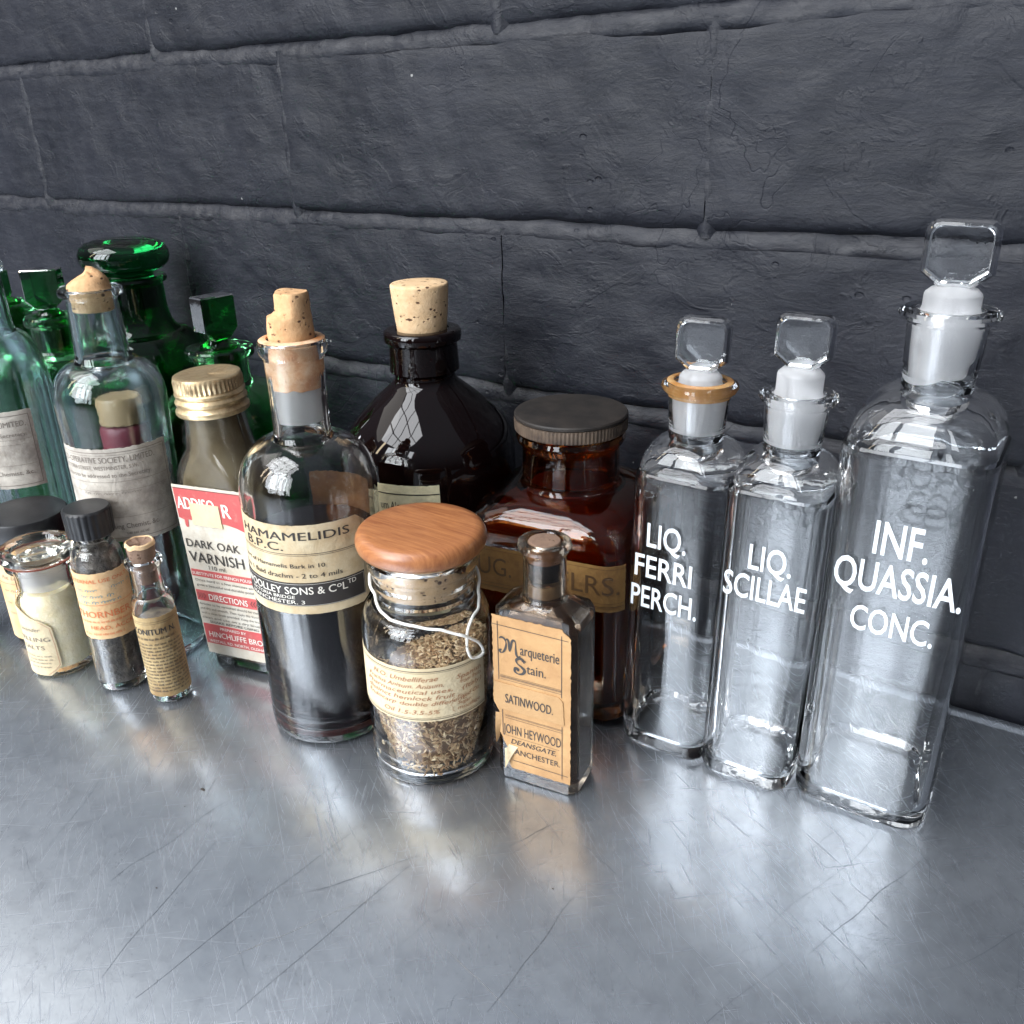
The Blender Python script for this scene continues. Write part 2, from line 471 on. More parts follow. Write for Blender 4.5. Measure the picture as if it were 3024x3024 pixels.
def thing(name, label, cat, loc, yaw=0.0, lean=0.0, group=None):
    """Empty at the base; lean (radians) tips the thing towards the right of the picture"""
    o = bpy.data.objects.new(name, None); COL.objects.link(o)
    o.empty_display_size = 0.01
    d = Vector((0.8386, 0.544, 0)).normalized()
    ax = Vector((-d.y, d.x, 0))
    mm = Matrix.Translation(Vector((loc[0], loc[1], 0.0003))) @ Matrix.Rotation(lean, 4, ax) @ Matrix.Rotation(yaw, 4, 'Z')
    o.matrix_world = mm
    o['label'] = label; o['category'] = cat
    if group: o['group'] = group
    return o


# ---- surfaces that carry labels: (u, v, off) in metres -> local point
def cyl_map(r, face):
    def f(u, v, off=0.0):
        a = face + u / r
        return ((r + off) * math.cos(a), (r + off) * math.sin(a), v)
    return f


def flat_map(y, x0=0.0):
    def f(u, v, off=0.0):
        return (x0 + u, y - off, v)
    return f


def lerp_pts(pts, v):
    if v <= pts[0][0]: return pts[0][1]
    for (a, x), (b, y) in zip(pts, pts[1:]):
        if v <= b: return x + (y - x) * (v - a) / max(b - a, 1e-9)
    return pts[-1][1]


def label_patch(name, F, left, right, v0, v1, mat, parent, nu=28, nv=26, off=0.00025, jag=0.0002, seed=0, curl=None):
    """paper patch: left/right are constants or [(v,u)..] in mm-scale metres; real thickness"""
    if not isinstance(left, list): left = [(v0, left), (v1, left)]
    if not isinstance(right, list): right = [(v0, right), (v1, right)]
    V = []; Fc = []
    for L_ in (off, 0.00003):
        for j in range(nv + 1):
            v = v0 + (v1 - v0) * j / nv
            l = lerp_pts(left, v) + jag * noise.noise(Vector((v * 700, seed, 0)))
            r_ = lerp_pts(right, v) + jag * noise.noise(Vector((v * 700, seed + 9, 0)))
            for i in range(nu + 1):
                u = l + (r_ - l) * i / nu
                vv = v
                if j == 0 or j == nv: vv += jag * noise.noise(Vector((u * 600, seed + 4 + j, 0)))
                o_ = L_
                if curl: o_ += curl(u, v)
                V.append(F(u, vv, o_))
    n = (nu + 1) * (nv + 1)
    for j in range(nv):
        for i in range(nu):
            a = j * (nu + 1) + i
            Fc.append((a, a + 1, a + nu + 2, a + nu + 1))
            Fc.append((n + a, n + a + nu + 1, n + a + nu + 2, n + a + 1))
    for i in range(nu):
        Fc.append((i, n + i, n + i + 1, i + 1))
        a = nv * (nu + 1) + i
        Fc.append((a, a + 1, n + a + 1, n + a))
    for j in range(nv):
        a = j * (nu + 1)
        Fc.append((a, a + nu + 1, n + a + nu + 1, n + a))
        a += nu
        Fc.append((a, n + a, n + a + nu + 1, a + nu + 1))
    return make(name, V, Fc, mat, parent, angle=50)


_tcache = {}


def text2d(s, bold=0.0):
    key = (s, bold)
    if key in _tcache: return _tcache[key]
    cu_ = bpy.data.curves.new('t', 'FONT'); cu_.body = s; cu_.size = 1.0
    cu_.offset = bold; cu_.resolution_u = 3; cu_.fill_mode = 'FRONT'
    o = bpy.data.objects.new('t', cu_); COL.objects.link(o)
    dg = bpy.context.evaluated_depsgraph_get()
    me = bpy.data.meshes.new_from_object(o.evaluated_get(dg))
    V = np.array([v.co[:2] for v in me.vertices]) if len(me.vertices) else np.zeros((0, 2))
    Fc = [tuple(p.vertices) for p in me.polygons]
    bpy.data.objects.remove(o); bpy.data.curves.remove(cu_); bpy.data.meshes.remove(me)
    _tcache[key] = (V, Fc)
    return V, Fc


CAPH = 0.73


class Print:
    """collects printing for one surface, one colour"""
    def __init__(s, F, off=0.0004):
        s.F = F; s.off = off; s.V = []; s.Fc = []

    def text(s, body, u0, u1, v, h, bold=0.0, shear=0.0, wob=0.0):
        if 0 < abs(bold) and s.off > .0002:
            k_ = abs(bold) * h * (0.9 if bold > 0 else 0)
            if bold > 0: s.text(body, u0 + k_, u1 + k_, v, h, 0, shear, wob)
            s.off += .00002; s.text(body, u0 - k_, u1 - k_, v, h, 0, shear, wob); s.off -= .00002
            return
        V, Fc = text2d(body, bold)
        if not len(V): return
        x0, x1 = V[:, 0].min(), V[:, 0].max()
        n = len(s.V)
        for x, y in V:
            yy = y / CAPH * h
            uu = u0 + (x - x0) / (x1 - x0) * (u1 - u0) + shear * yy
            s.V.append(s.F(uu, v + yy + wob * math.sin(uu * 900), s.off))
        s.Fc += [tuple(i + n for i in f) for f in Fc]

    def line(s, u0, v0, u1, v1, w_, n=14):
        du, dv = u1 - u0, v1 - v0; L_ = math.hypot(du, dv) or 1; nx, ny = -dv / L_ * w_ / 2, du / L_ * w_ / 2
        b = len(s.V)
        for k in range(n + 1):
            t = k / n; u = u0 + du * t; v = v0 + dv * t
            s.V.append(s.F(u - nx, v - ny, s.off)); s.V.append(s.F(u + nx, v + ny, s.off))
        for k in range(n): s.Fc.append((b + 2 * k, b + 2 * k + 2, b + 2 * k + 3, b + 2 * k + 1))

    def stroke(s, pts, w_):
        b = len(s.V)
        for k, (u, v) in enumerate(pts):
            a = pts[max(k - 1, 0)]; c = pts[min(k + 1, len(pts) - 1)]
            du, dv = c[0] - a[0], c[1] - a[1]; L_ = math.hypot(du, dv) or 1
            ww = w_ if not hasattr(w_, '__len__') else w_[k]
            nx, ny = -dv / L_ * ww / 2, du / L_ * ww / 2
            s.V.append(s.F(u - nx, v - ny, s.off)); s.V.append(s.F(u + nx, v + ny, s.off))
        for k in range(len(pts) - 1): s.Fc.append((b + 2 * k, b + 2 * k + 2, b + 2 * k + 3, b + 2 * k + 1))

    def fine(s, u0, u1, v, h, seed=0):
        """print too small to read: short dashes of word length"""
        rg = random.Random(seed); u = u0
        while u < u1:
            L_ = min(rg.uniform(0.0007, 0.0024), u1 - u)
            x = u
            while x < u + L_:
                k = rg.uniform(0.00018, 0.00034)
                s.stroke([(x, v + h * rg.uniform(0, .25)), (x + k * 0.3, v + h * rg.uniform(.6, 1.0))], 0.00012)
                s.stroke([(x, v + h * 0.1 * rg.random()), (x + k, v + h * 0.1)], 0.00010)
                x += k
            u += L_ + rg.uniform(0.0004, 0.0007)

    def script(s, u0, u1, v, h, w_=0.00014, seed=0):
        """a cursive handwritten line"""
        rg = random.Random(seed); u = u0
        while u < u1:
            L_ = min(rg.uniform(0.002, 0.006), u1 - u); P = []; t = 0.0; x = u
            a = rg.uniform(0.5, 1.0)
            while x < u + L_:
                x += 0.00012; t += 0.75 * rg.uniform(.7, 1.3)
                tall = 1.9 if (int(t / 5) % 4 == 1) else 1.0
                P.append((x + 0.0003 * math.sin(t), v + h * 0.25 * (1 + math.sin(t + 1.2) * tall * a)))
            if len(P) > 2: s.stroke(P, w_)
            u += L_ + rg.uniform(0.0006, 0.0012)

    def build(s, name, mat, parent):
        return make(name, s.V, s.Fc, mat, parent, smooth=False)


def refit(prof, k, dz, keep=0.004):
    """resize a profile and drop its upper part by dz, foot left on the bench"""
    return [(r_ * k, z if z <= keep else max(z * k - dz, keep)) for r_, z in prof]


def refit_map(F, k, dz):
    return lambda u, v, off=0.0: F(u * k, v * k - dz, off)


def facing(x, y):
    return math.atan2(CAM.y - y, CAM.x - x)


def tube(name, pts, rad, mat, parent=None, seg=8):
    V = []; F = []
    n = len(pts)
    up = Vector((0, 0, 1))
    for i, p in enumerate(pts):
        p = Vector(p); t = (Vector(pts[min(i + 1, n - 1)]) - Vector(pts[max(i - 1, 0)])).normalized()
        a = t.cross(up)
        if a.length < 1e-4: a = Vector((1, 0, 0))
        a.normalize(); b = t.cross(a)
        for k in range(seg):
            th = 2 * PI * k / seg
            V.append(p + a * math.cos(th) * rad + b * math.sin(th) * rad)
    for i in range(n - 1):
        for k in range(seg):
            k2 = (k + 1) % seg
            F.append((i * seg + k, i * seg + k2, (i + 1) * seg + k2, (i + 1) * seg + k))
    F.append(tuple(reversed(range(seg)))); F.append(tuple((n - 1) * seg + k for k in range(seg)))
    return make(name, V, F, mat, parent)


def smooth_path(ctrl, n=8):
    P = []
    c = [Vector(x) for x in ctrl]
    for i in range(len(c) - 1):
        p0 = c[max(i - 1, 0)]; p1 = c[i]; p2 = c[i + 1]; p3 = c[min(i + 2, len(c) - 1)]
        for k in range(n):
            t = k / n
            P.append(0.5 * ((2 * p1) + (-p0 + p2) * t + (2 * p0 - 5 * p1 + 4 * p2 - p3) * t * t + (-p0 + 3 * p1 - 3 * p2 + p3) * t ** 3))
    P.append(c[-1]); return P


# ------------------------------------------------------------------ bench top
def build_table():
    # cross-section in (y, z), extruded along x; folded lip at the back edge
    prof = [(-1.5, 0.0), (-0.0085, 0.0), (-0.0078, 0.0002), (-0.0066, 0.0011), (-0.0052, 0.0015), (-0.0036, 0.0013), (-0.0028, 0.0003), (-0.0027, -0.004), (-0.0027, -0.03), (-1.5, -0.03)]
    xs = [-1.9, 0.9]
    V = []; F = []
    for x in xs:
        for y, z in prof: V.append((x, y, z))
    n = len(prof)
    for i in range(n):
        F.append((i, (i + 1) % n, n + (i + 1) % n, n + i))
    F.append(tuple(reversed(range(n)))); F.append(tuple(n + i for i in range(n)))
    o = make('bench_top', V, F, M['zinc'], None, angle=40, kind='structure')
    o['label'] = 'scratched grey zinc bench top the bottles stand on'
    # long scratches you can pick out
    V = []; F = []

    def scratch(pts, w_):
        b = len(V)
        for k, p in enumerate(pts):
            a = pts[max(k - 1, 0)]; c = pts[min(k + 1, len(pts) - 1)]
            d = Vector((c[0] - a[0], c[1] - a[1])); d.normalize()
            ww = w_ * (0.35 + 0.65 * math.sin(PI * (k + 0.5) / len(pts))) * (0.7 + 0.6 * random.random())
            V.append((p[0] - d.y * ww, p[1] + d.x * ww, 0.00006)); V.append((p[0] + d.y * ww, p[1] - d.x * ww, 0.00006))
        for k in range(len(pts) - 1): F.append((b + 2 * k, b + 2 * k + 1, b + 2 * k + 3, b + 2 * k + 2))

    def path(a, b, n=14, wob=0.0008):
        sd = random.random() * 50
        d = Vector((b[0] - a[0], b[1] - a[1])); nr = Vector((-d.y, d.x)).normalized(); P = []
        for k in range(n + 1):
            t = k / n; o_ = wob * noise.noise(Vector((t * 3, sd, 0))) * 2
            P.append((a[0] + d.x * t + nr.x * o_, a[1] + d.y * t + nr.y * o_))
        return P
    dark = [((-.198, -.254), (-.211, -.202)), ((-.184, -.253), (-.175, -.176)), ((-.173, -.206), (-.149, -.172)),
            ((-.156, -.242), (-.150, -.176)), ((-.1, -.206), (-.099, -.156)), ((-.129, -.155), (-.118, -.136)),
            ((-.226, -.231), (-.223, -.188)), ((-.107, -.141), (-.089, -.147)), ((-.018, -.082), (-.007, -.103)), ((-.034, -.144), (-.014, -.091))]
    light = [((-.177, -.237), (-.15, -.192)), ((-.122, -.196), (-.092, -.203)), ((-.16, -.135), (-.13, -.150)), ((-.245, -.15), (-.2, -.17)), ((-.06, -.15), (-.02, -.17))]
    for a, b in dark: scratch(path(a, b), 0.00011)
    for _ in range(16):
        x = random.uniform(-0.34, 0.0); y = random.uniform(-0.26, -0.10); a = R(random.choice((58, 66, 74, 120, 20)) + random.uniform(-6, 6)); L_ = random.uniform(0.05, 0.11)
        scratch(path((x, y), (x + math.cos(a) * L_, min(y + math.sin(a) * L_, -0.02)), 16, 0.0016), random.uniform(0.00004, 0.00008))
    for _ in range(70):
        x = random.uniform(-0.36, 0.03); y = random.uniform(-0.27, -0.05); a = R(random.gauss(62, 14)) if random.random() < .7 else random.uniform(0, PI)
        L_ = random.uniform(0.006, 0.05)
        scratch(path((x, y), (x + math.cos(a) * L_, y + math.sin(a) * L_), 8, 0.0012), random.uniform(0.000015, 0.00004))
    make('scratch', V, F, M['scratch_dark'], o, smooth=False, kind='stuff')
    V = []; F = []
    for a, b in light: scratch(path(a, b), 0.00009)
    for _ in range(60):
        x = random.uniform(-0.36, 0.03); y = random.uniform(-0.27, -0.05); a = random.gauss(-0.5, .35)
        L_ = random.uniform(0.005, 0.03)
        scratch(path((x, y), (x + math.cos(a) * L_, y + math.sin(a) * L_), 8, 0.0012), random.uniform(0.000015, 0.00003))
    make('scratch', V, F, M['scratch_light'], o, smooth=False, kind='stuff')
    # crumbs lying on the bench
    V = []; F = []
    spots = [(-.2351, -.1879, .0011), (-.2114, -.2253, .0004), (-.2301, -.1674, .0003), (-.208, -.1741, .0003), (-.2335, -.1968, .0003), (-.1062, -.1612, .0004)]
    for _ in range(40): spots.append((random.uniform(-.33, 0), random.uniform(-.25, -.1), random.uniform(.00008, .0002)))
    for x, y, s_ in spots:
        b = len(V); k = 7
        for j in range(k):
            a = 2 * PI * j / k; r_ = s_ * random.uniform(.6, 1.1)
            V.append((x + r_ * math.cos(a) * 1.3, y + r_ * math.sin(a) * .7, 0.00005))
        V.append((x, y, s_ * .45 + .0001))
        for j in range(k): F.append((b + j, b + (j + 1) % k, b + k))
    g = make('crumbs', V, F, M['grit'], None, smooth=False, kind='stuff')
    g['label'] = 'dark crumbs and specks scattered on the zinc bench'


build_table()


# ------------------------------------------------------------------ painted brick wall
def build_wall():
    root = bpy.data.objects.new('brick_wall', None); COL.objects.link(root)
    root['label'] = 'dark blue-grey painted brick wall behind the bottles'; root['category'] = 'wall'; root['kind'] = 'structure'
    joints = [0.0225 + 0.0742 * k for k in range(-3, 9)]
    JH = 0.0062
    A = [-0.563 - 0.2147 * 3 + 0.2147 * k for k in range(9)]
    B_ = [-0.439 - 0.2135 * 3 + 0.2135 * k for k in range(8)]

    def disp(x, z):
        p = Vector((x * 38, z * 38, 3.3))
        d = 0.0016 * noise.noise(p) + 0.0008 * noise.noise(p * 2.7) + 0.0002 * noise.noise(Vector((x * 120, z * 300, 1)))
        return d
    for c in range(len(joints) - 1):
        zb = joints[c] + JH / 2; zt = joints[c + 1] - JH / 2
        row = A if (c % 2 == 1) else B_
        # joints[3]=.0225, joints[5]=.1709 -> course 5 carries the A perps
        for i in range(len(row) - 1):
            x0 = row[i] + 0.0003; x1 = row[i + 1] - 0.0003
            if x1 < -1.15 or x0 > 0.45: continue
            vis = (-0.75 < x1 and x0 < 0.1 and zt > 0 and zb < 0.33)
            nx, nz = (74, 26) if vis else (16, 6)
            push = random.uniform(-0.0006, 0.0009); tilt = random.uniform(-0.004, 0.004)
            V = []; F = []
            for j in range(nz + 1):
                for k in range(nx + 1):
                    x = x0 + (x1 - x0) * k / nx; z = zb + (zt - zb) * j / nz
                    ex = min(x - x0, x1 - x); et = zt - z; eb = z - zb
                    rad = 0.0072
                    rd = 0
                    for e_, dp in ((ex, 0.0004), (et, 0.0005), (eb, 0.0032)):
                        if e_ < rad: rd = max(rd, dp * (1 - math.sqrt(max(0, 1 - (1 - e_ / rad) ** 2))))
                    ed = 0.0006 * noise.noise(Vector((x * 60, z * 60, 8))) + (0.0022 * noise.noise(Vector((x * 21, zb * 60, 18))) + 0.0008 * noise.noise(Vector((x * 90, zb * 60, 18))) if j in (0, nz) else 0)
                    xx = x + (ed if k in (0, nx) else 0); zz = z + (ed if j in (0, nz) else 0)
                    y = -(push + tilt * (x - x0) + disp(x, z)) + rd
                    V.append((xx, y, zz))
            n = len(V)
            for j in range(nz):
                for k in range(nx):
                    a = j * (nx + 1) + k; F.append((a, a + 1, a + nx + 2, a + nx + 1))
            # sides back into the wall
            edge = [k for k in range(nx + 1)] + [j * (nx + 1) + nx for j in range(1, nz + 1)] + [nz * (nx + 1) + k for k in range(nx - 1, -1, -1)] + [j * (nx + 1) for j in range(nz - 1, 0, -1)]
            for e in edge: V.append((V[e][0], 0.03, V[e][2]))
            m_ = len(edge)
            for e in range(m_):
                F.append((edge[e], n + e, n + (e + 1) % m_, edge[(e + 1) % m_]))
            make('brick', V, F, M['wall'], root, angle=60)
    # mortar: struck joints, deep under the upper brick, flush on the lower one
    V = []; F = []
    xs = [-1.3 + 1.8 * k / 1100 for k in range(1101)]
    for zc in joints:
        b = len(V); prof = [(-0.0072, 0.0040), (-0.0044, 0.0010), (-0.0032, 0.0003), (-0.0016, 0.0003), (0.0006, 0.0009), (0.0024, 0.0020), (0.0040, 0.0032), (0.0068, 0.006)]
        for x in xs:
            wv = 0.0014 * noise.noise(Vector((x * 18, zc * 50, 0))) + 0.0007 * noise.noise(Vector((x * 70, zc * 50, 2)))
            for pz, py in prof:
                z = zc + pz + wv
                V.append((x, py - 0.0009 * noise.noise(Vector((x * 60, z * 90, 5))) - 0.0006 * noise.noise(Vector((x * 170, z * 230, 5))) - 0.0005 * abs(noise.noise(Vector((x * 330, z * 400, 7)))), z))
        m_ = len(prof)
        for i in range(len(xs) - 1):
            for k in range(m_ - 1):
                a = b + i * m_ + k; F.append((a, a + m_, a + m_ + 1, a + 1))
    for c in range(len(joints) - 1):
        row = A if (c % 2 == 1) else B_
        for xp in row:
            b = len(V); nz = 60
            for j in range(nz + 1):
                z = joints[c] + (joints[c + 1] - joints[c]) * j / nz
                wv = 0.0014 * noise.noise(Vector((xp * 50, z * 60, 1)))
                for px_, py in ((-0.006, 0.004), (-0.0024, 0.0008), (0, -0.0004), (0.0024, 0.0008), (0.006, 0.004)):
                    V.append((xp + px_ + wv, py - 0.0011 * noise.noise(Vector((px_ * 200, z * 170, xp))), z))
            for j in range(nz):
                for k in range(4):
                    a = b + j * 5 + k; F.append((a, a + 1, a + 6, a + 5))
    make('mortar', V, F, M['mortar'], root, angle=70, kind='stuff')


build_wall()


# ------------------------------------------------------------------ shared builders
def glass_head(name, parent, zb, w_, h_, t, mat, stem=0.0045, yaw=0.0, ch=None, cr2=0.2, block=False):
    """flat square stopper head: rounded top corners, cut-off lower corners"""
    hw = w_ / 2; ch = ch if ch is not None else 0.22 * h_
    base = [(stem, 0), (hw, ch), (hw, h_ * (1 - cr2))]
    for k in range(1, 5):
        a = PI / 2 * k / 4; base.append((hw - h_ * cr2 + h_ * cr2 * math.cos(a), h_ * (1 - cr2) + h_ * cr2 * math.sin(a)))
    out = base + [(-x, z) for x, z in reversed(base)]
    cx, cz = 0, h_ * 0.52

    def ring(s_, y):
        return [(cx + (x - cx) * s_, y, zb + cz + (z - cz) * s_) for x, z in out]
    rings = [ring(0.60, -t / 2 + t * .10), ring(0.80, -t / 2 + t * .12), ring(0.84, -t / 2), ring(0.93, -t * 0.44), ring(1.0, -t * 0.22), ring(1.0, t * 0.22), ring(0.93, t * 0.44), ring(0.84, t / 2), ring(0.8, t / 2 - t * .12), ring(0.60, t / 2 - t * .10)]
    if block: rings = [ring(0.94, -t / 2), ring(1.0, -t * .44), ring(1.0, t * .44), ring(0.94, t / 2)]
    mm = Matrix.Rotation(yaw, 4, 'Z')
    rings = [[tuple(mm @ Vector(p)) for p in r_] for r_ in rings]
    n = len(out); V = [p for r_ in rings for p in r_]; F = []
    for i in range(len(rings) - 1):
        for k in range(n):
            k2 = (k + 1) % n; F.append((i * n + k, i * n + k2, (i + 1) * n + k2, (i + 1) * n + k))
    F.append(tuple(reversed(range(n)))); F.append(tuple((len(rings) - 1) * n + k for k in range(n)))
    return make(name, V, F, mat, parent, angle=14)


# ------------------------------------------------------------------ three clear square bottles
def square_bottle(name, label, x, y, hx, hy, cr_, z_sh, z_nb, r_n, z_lip, r_lip, z_disc, r_disc, head_w, head_h, lean, yaw, head_yaw, lines, lift=0.0, ring=None, neck_gap=0.0, plug_top=None, stag=0.0):
    t = thing(name, label, 'bottle', (x, y), yaw, lean, 'clear square stoppered pharmacy bottles')
    rn2 = r_n * 1.10
    zn = z_lip - 0.0050
    outer = [rr(hx - .0016, hy - .0016, cr_ * .85, 0.0), rr(hx - .0006, hy - .0006, cr_, 0.0005), rr(hx, hy, cr_, 0.0018), rr(hx, hy, cr_, z_sh * 0.5), rr(hx, hy, cr_, z_sh - .0012), rr(hx - .0002, hy - .0002, cr_, z_sh), rr(hx - .0009, hy - .0009, cr_, z_sh + .0008)]
    # domed shoulder from square to round
    n = 9
    for k in range(1, n + 1):
        a = PI / 2 * k / n; f = 1 - math.cos(a)
        hh = (z_nb - z_sh - 0.0008)
        X_ = (hx - .0009) + (r_n - hx + .0009) * (0.12 * k / n + 0.88 * f); Y_ = (hy - .0009) + (r_n - hy + .0009) * (0.12 * k / n + 0.88 * f)
        c_ = cr_ + (min(X_, Y_) - cr_) * (k / n) ** 1.3
        outer.append(rr(X_, Y_, c_, z_sh + .0008 + hh * math.sin(a) * 0.98))
    outer += [rr(r_n, r_n, r_n, z_nb + .0016), rr(r_n * 1.015, r_n * 1.015, 1, z_nb + .004), rr(rn2, rn2, 1, zn), rr(rn2 + .0004, rn2 + .0004, 1, zn + .0010),
              rr(r_lip - .0006, r_lip - .0006, 1, zn + .0022), rr(r_lip, r_lip, 1, zn + .0034), rr(r_lip - .0003, r_lip - .0003, 1, zn + .0044), rr(r_lip - .0015, r_lip - .0015, 1, z_lip), rr(r_n * .93, r_n * .93, 1, z_lip - .0002)]
    g = 0.0017
    inner = [rr(r_n * .97, r_n * .97, 1, z_lip - .0012), rr(r_n * .90, r_n * .90, 1, z_nb + .004), rr(r_n * .72, r_n * .72, 1, z_nb - 0.0008)]
    for k in range(n - 1, 0, -1):
        a = PI / 2 * k / n; f = 1 - math.cos(a)
        hh = (z_nb - z_sh - 0.0035)
        X_ = (hx - g) + (r_n * .72 - hx + g) * (0.12 * k / n + 0.88 * f); Y_ = (hy - g) + (r_n * .72 - hy + g) * (0.12 * k / n + 0.88 * f)
        c_ = cr_ + (min(X_, Y_) - cr_) * (k / n) ** 1.3
        inner.append(rr(X_, Y_, c_, z_sh - .0015 + hh * math.sin(a)))
    inner += [rr(hx - g, hy - g, cr_, z_sh - .003), rr(hx - g, hy - g, cr_, 0.010), rr(hx - g - .0004, hy - g - .0004, cr_, 0.0062), rr(hx - g - .002, hy - g - .002, cr_, 0.0040), rr(hx * .6, hy * .6, cr_, 0.0036), rr(hx * .25, hy * .25, cr_, 0.0046)]
    loft('glass_body', outer + inner, M['clear'], t, angle=22)
    # ground inside of the neck
    zt = z_lip - .0014; zb = z_nb + (.0024 if not stag else .0016)
    rs = r_n * .855
    V = []; F = []; sg = 64
    for ri in (0, 1):
        for j in range(7):
            for k in range(sg):
                a = 2 * PI * k / sg
                z0 = zb + (stag * (0.5 - 0.5 * math.cos(a + 2.3)) if stag else 0)
                z = z0 + (zt - z0) * j / 6
                tp = (z - z_nb) / (z_lip - z_nb)
                r_ = r_n * (0.885 + .06 * tp) - .00015 - ri * .0004
                V.append((r_ * math.cos(a), r_ * math.sin(a), z))
    for ri in (0, 1):
        for j in range(6):
            for k in range(sg):
                k2 = (k + 1) % sg; b = ri * 7 * sg
                F.append((b + j * sg + k, b + j * sg + k2, b + (j + 1) * sg + k2, b + (j + 1) * sg + k))
    make('ground_neck', V, F, M['frost'], t)
    if ring:
        lathe('stain_ring', [(r_n * .955, z_lip - .0048), (r_n * .965, z_lip - .0047), (r_n * .985, z_lip - .0030), (r_n * 1.0, z_lip - .0012), (r_n * .96, z_lip - .0010)], ring, t)
        lathe('stain_ring', [(r_n * .93, z_lip + .00005), (r_n * 1.10, z_lip + .00015), (r_n * 1.16, z_lip + .0001), (r_n * 1.10, z_lip + .0004), (r_n * .94, z_lip + .0005)], ring, t)
    # stopper: plug + disc + head
    s_ = lathe('stopper', [(r_n * .66, z_nb + .004 + lift), (r_n * .72, z_nb + .0035 + lift), (r_n * .76, z_nb + .0045 + lift), (r_n * .83, z_lip - .003), (min(r_n * .84, r_disc + .0004), z_lip - .001), (r_disc, z_lip + .0003), (r_disc, z_disc - .0006), (r_disc * .97, z_disc), (r_disc * .80, z_disc + .0012), (r_disc * .45, z_disc + .0020), (.0015, z_disc + .0022)], M['frost'], t, 56)
    glass_head('stopper_head', s_, z_disc + .0015, head_w, head_h, .0072, M['head'], r_disc * .55, head_yaw)
    P_ = Print(flat_map(-hy), 0.00012)
    for (body, u0, u1, v, h) in lines:
        P_.text(body, u0, u1, v, h, 0.012)
    P_.build('lettering', M['enamel'], t)
    return t


mmm = 0.001
square_bottle('glass_bottle', 'small clear square bottle with brown stain ring under its stopper, white letters LIQ. FERRI PERCH.', -.1062, -.0710, .0163, .0155, .0065,
              .1065, .1182, .0091, .1367, .0124, .1386, .0068, .0171, .0170, .017, 0, R(8),
              [('LIQ.', -8.5 * mmm, 5.4 * mmm, 82.2 * mmm, 9.0 * mmm), ('FERRI', -12.4 * mmm, 8.2 * mmm, 70.6 * mmm, 8.6 * mmm), ('PERCH.', -13.3 * mmm, 10.8 * mmm, 58.9 * mmm, 8.6 * mmm)], ring=M['stain_ring'])
square_bottle('glass_bottle', 'small clear square bottle with raised stopper, white letters LIQ. SCILLAE', -.0750, -.0713, .0157, .0155, .0065,
              .1075, .1192, .0088, .1376, .0119, .1434, .0069, .0171, .0160, .019, 0, R(5),
              [('LIQ.', -4.9 * mmm, 8.7 * mmm, 83.2 * mmm, 8.9 * mmm), ('SCILLAE', -12.2 * mmm, 14.2 * mmm, 72.4 * mmm, 8.9 * mmm)])
square_bottle('glass_bottle', 'tallest clear square bottle at the right end, white letters INF. QUASSIA. CONC.', -.0375, -.0622, .0210, .0208, .0085,
              .1260, .1418, .0097, .1643, .0134, .1684, .0075, .0188, .0178, .010, 0, R(3),
              [('INF.', -6.6 * mmm, 8.4 * mmm, 96.0 * mmm, 11.0 * mmm), ('QUASSIA.', -16.4 * mmm, 19.3 * mmm, 83.2 * mmm, 10.6 * mmm), ('CONC.', -9.8 * mmm, 13.8 * mmm, 69.7 * mmm, 8.8 * mmm)], stag=0.011)

# ------------------------------------------------------------------ tincture bottle (HAMAMELIDIS)
hx_, hy_ = -.2275, -.1275
t = thing('tincture_bottle', 'tall round clear bottle half full of black liquid, HAMAMELIDIS label and broken cork', 'bottle', (hx_, hy_), 0, .008)
RB = .0241
out = [(.0185, .0004), (.0215, 0), (.0232, .0006), (.0239, .0020), (RB, .0040)] + [(RB, z / 1000) for z in (20, 40, 60, 80)] + arc(RB + .0002, .0975, .0108, .1152, 12) + \
      [(.0101, .1162), (.0098, .1180), (.0098, .130), (.0100, .1425), (.0106, .1440), (.0114, .1452), (.0117, .1468), (.0116, .1488), (.0110, .1494), (.0088, .1494)]
inn = [(.0082, .1486), (.0080, .142), (.0078, .120), (.0080, .1150)] + list(reversed(arc(RB - .0016, .0965, .0086, .1135, 10))) + [(RB - .0016, .06), (RB - .0016, .0075), (RB - .0030, .0045), (.012, .0035), (.003, .0055)]
vessel('glass_body', out, inn, M['clear_old'], t)
rl = RB - .0017
lathe('liquid', [(.003, .0057), (.012, .0037), (rl - .0014, .0047), (rl, .0076), (rl, .04), (rl, .0800), (rl - .0002, .0803), (.001, .0801)], M['liq_black'], t)
lathe('sediment', [(rl + .0003, .0035), (rl + .0009, .0045), (rl + .0012, .0062), (rl + .0009, .0066), (rl + .0003, .0050)], M['liq_red'], t)
# ground ring and stained cork inside the neck
lathe('ground_neck', [(.0072, .1215), (.0077, .1216), (.0078, .1345), (.0073, .1345)], M['frost_grey'], t, 56)


def rag(r, a, z):
    if z < .1345:
        z += .0016 * noise.noise(Vector((math.cos(a) * 2.2, math.sin(a) * 2.2, 1)))
    return (r * math.cos(a), r * math.sin(a), z)


lathe('neck_stain', [(.0074, .1330), (.0079, .1334), (.0080, .1400), (.0081, .1478), (.0076, .1484)], M['cork_stain'], t, 56, rag)
lathe('neck_stain', [(.0084, .14955), (.0106, .1497), (.0110, .1496), (.0104, .1500), (.0085, .1501)], M['cork_stain'], t, 48)


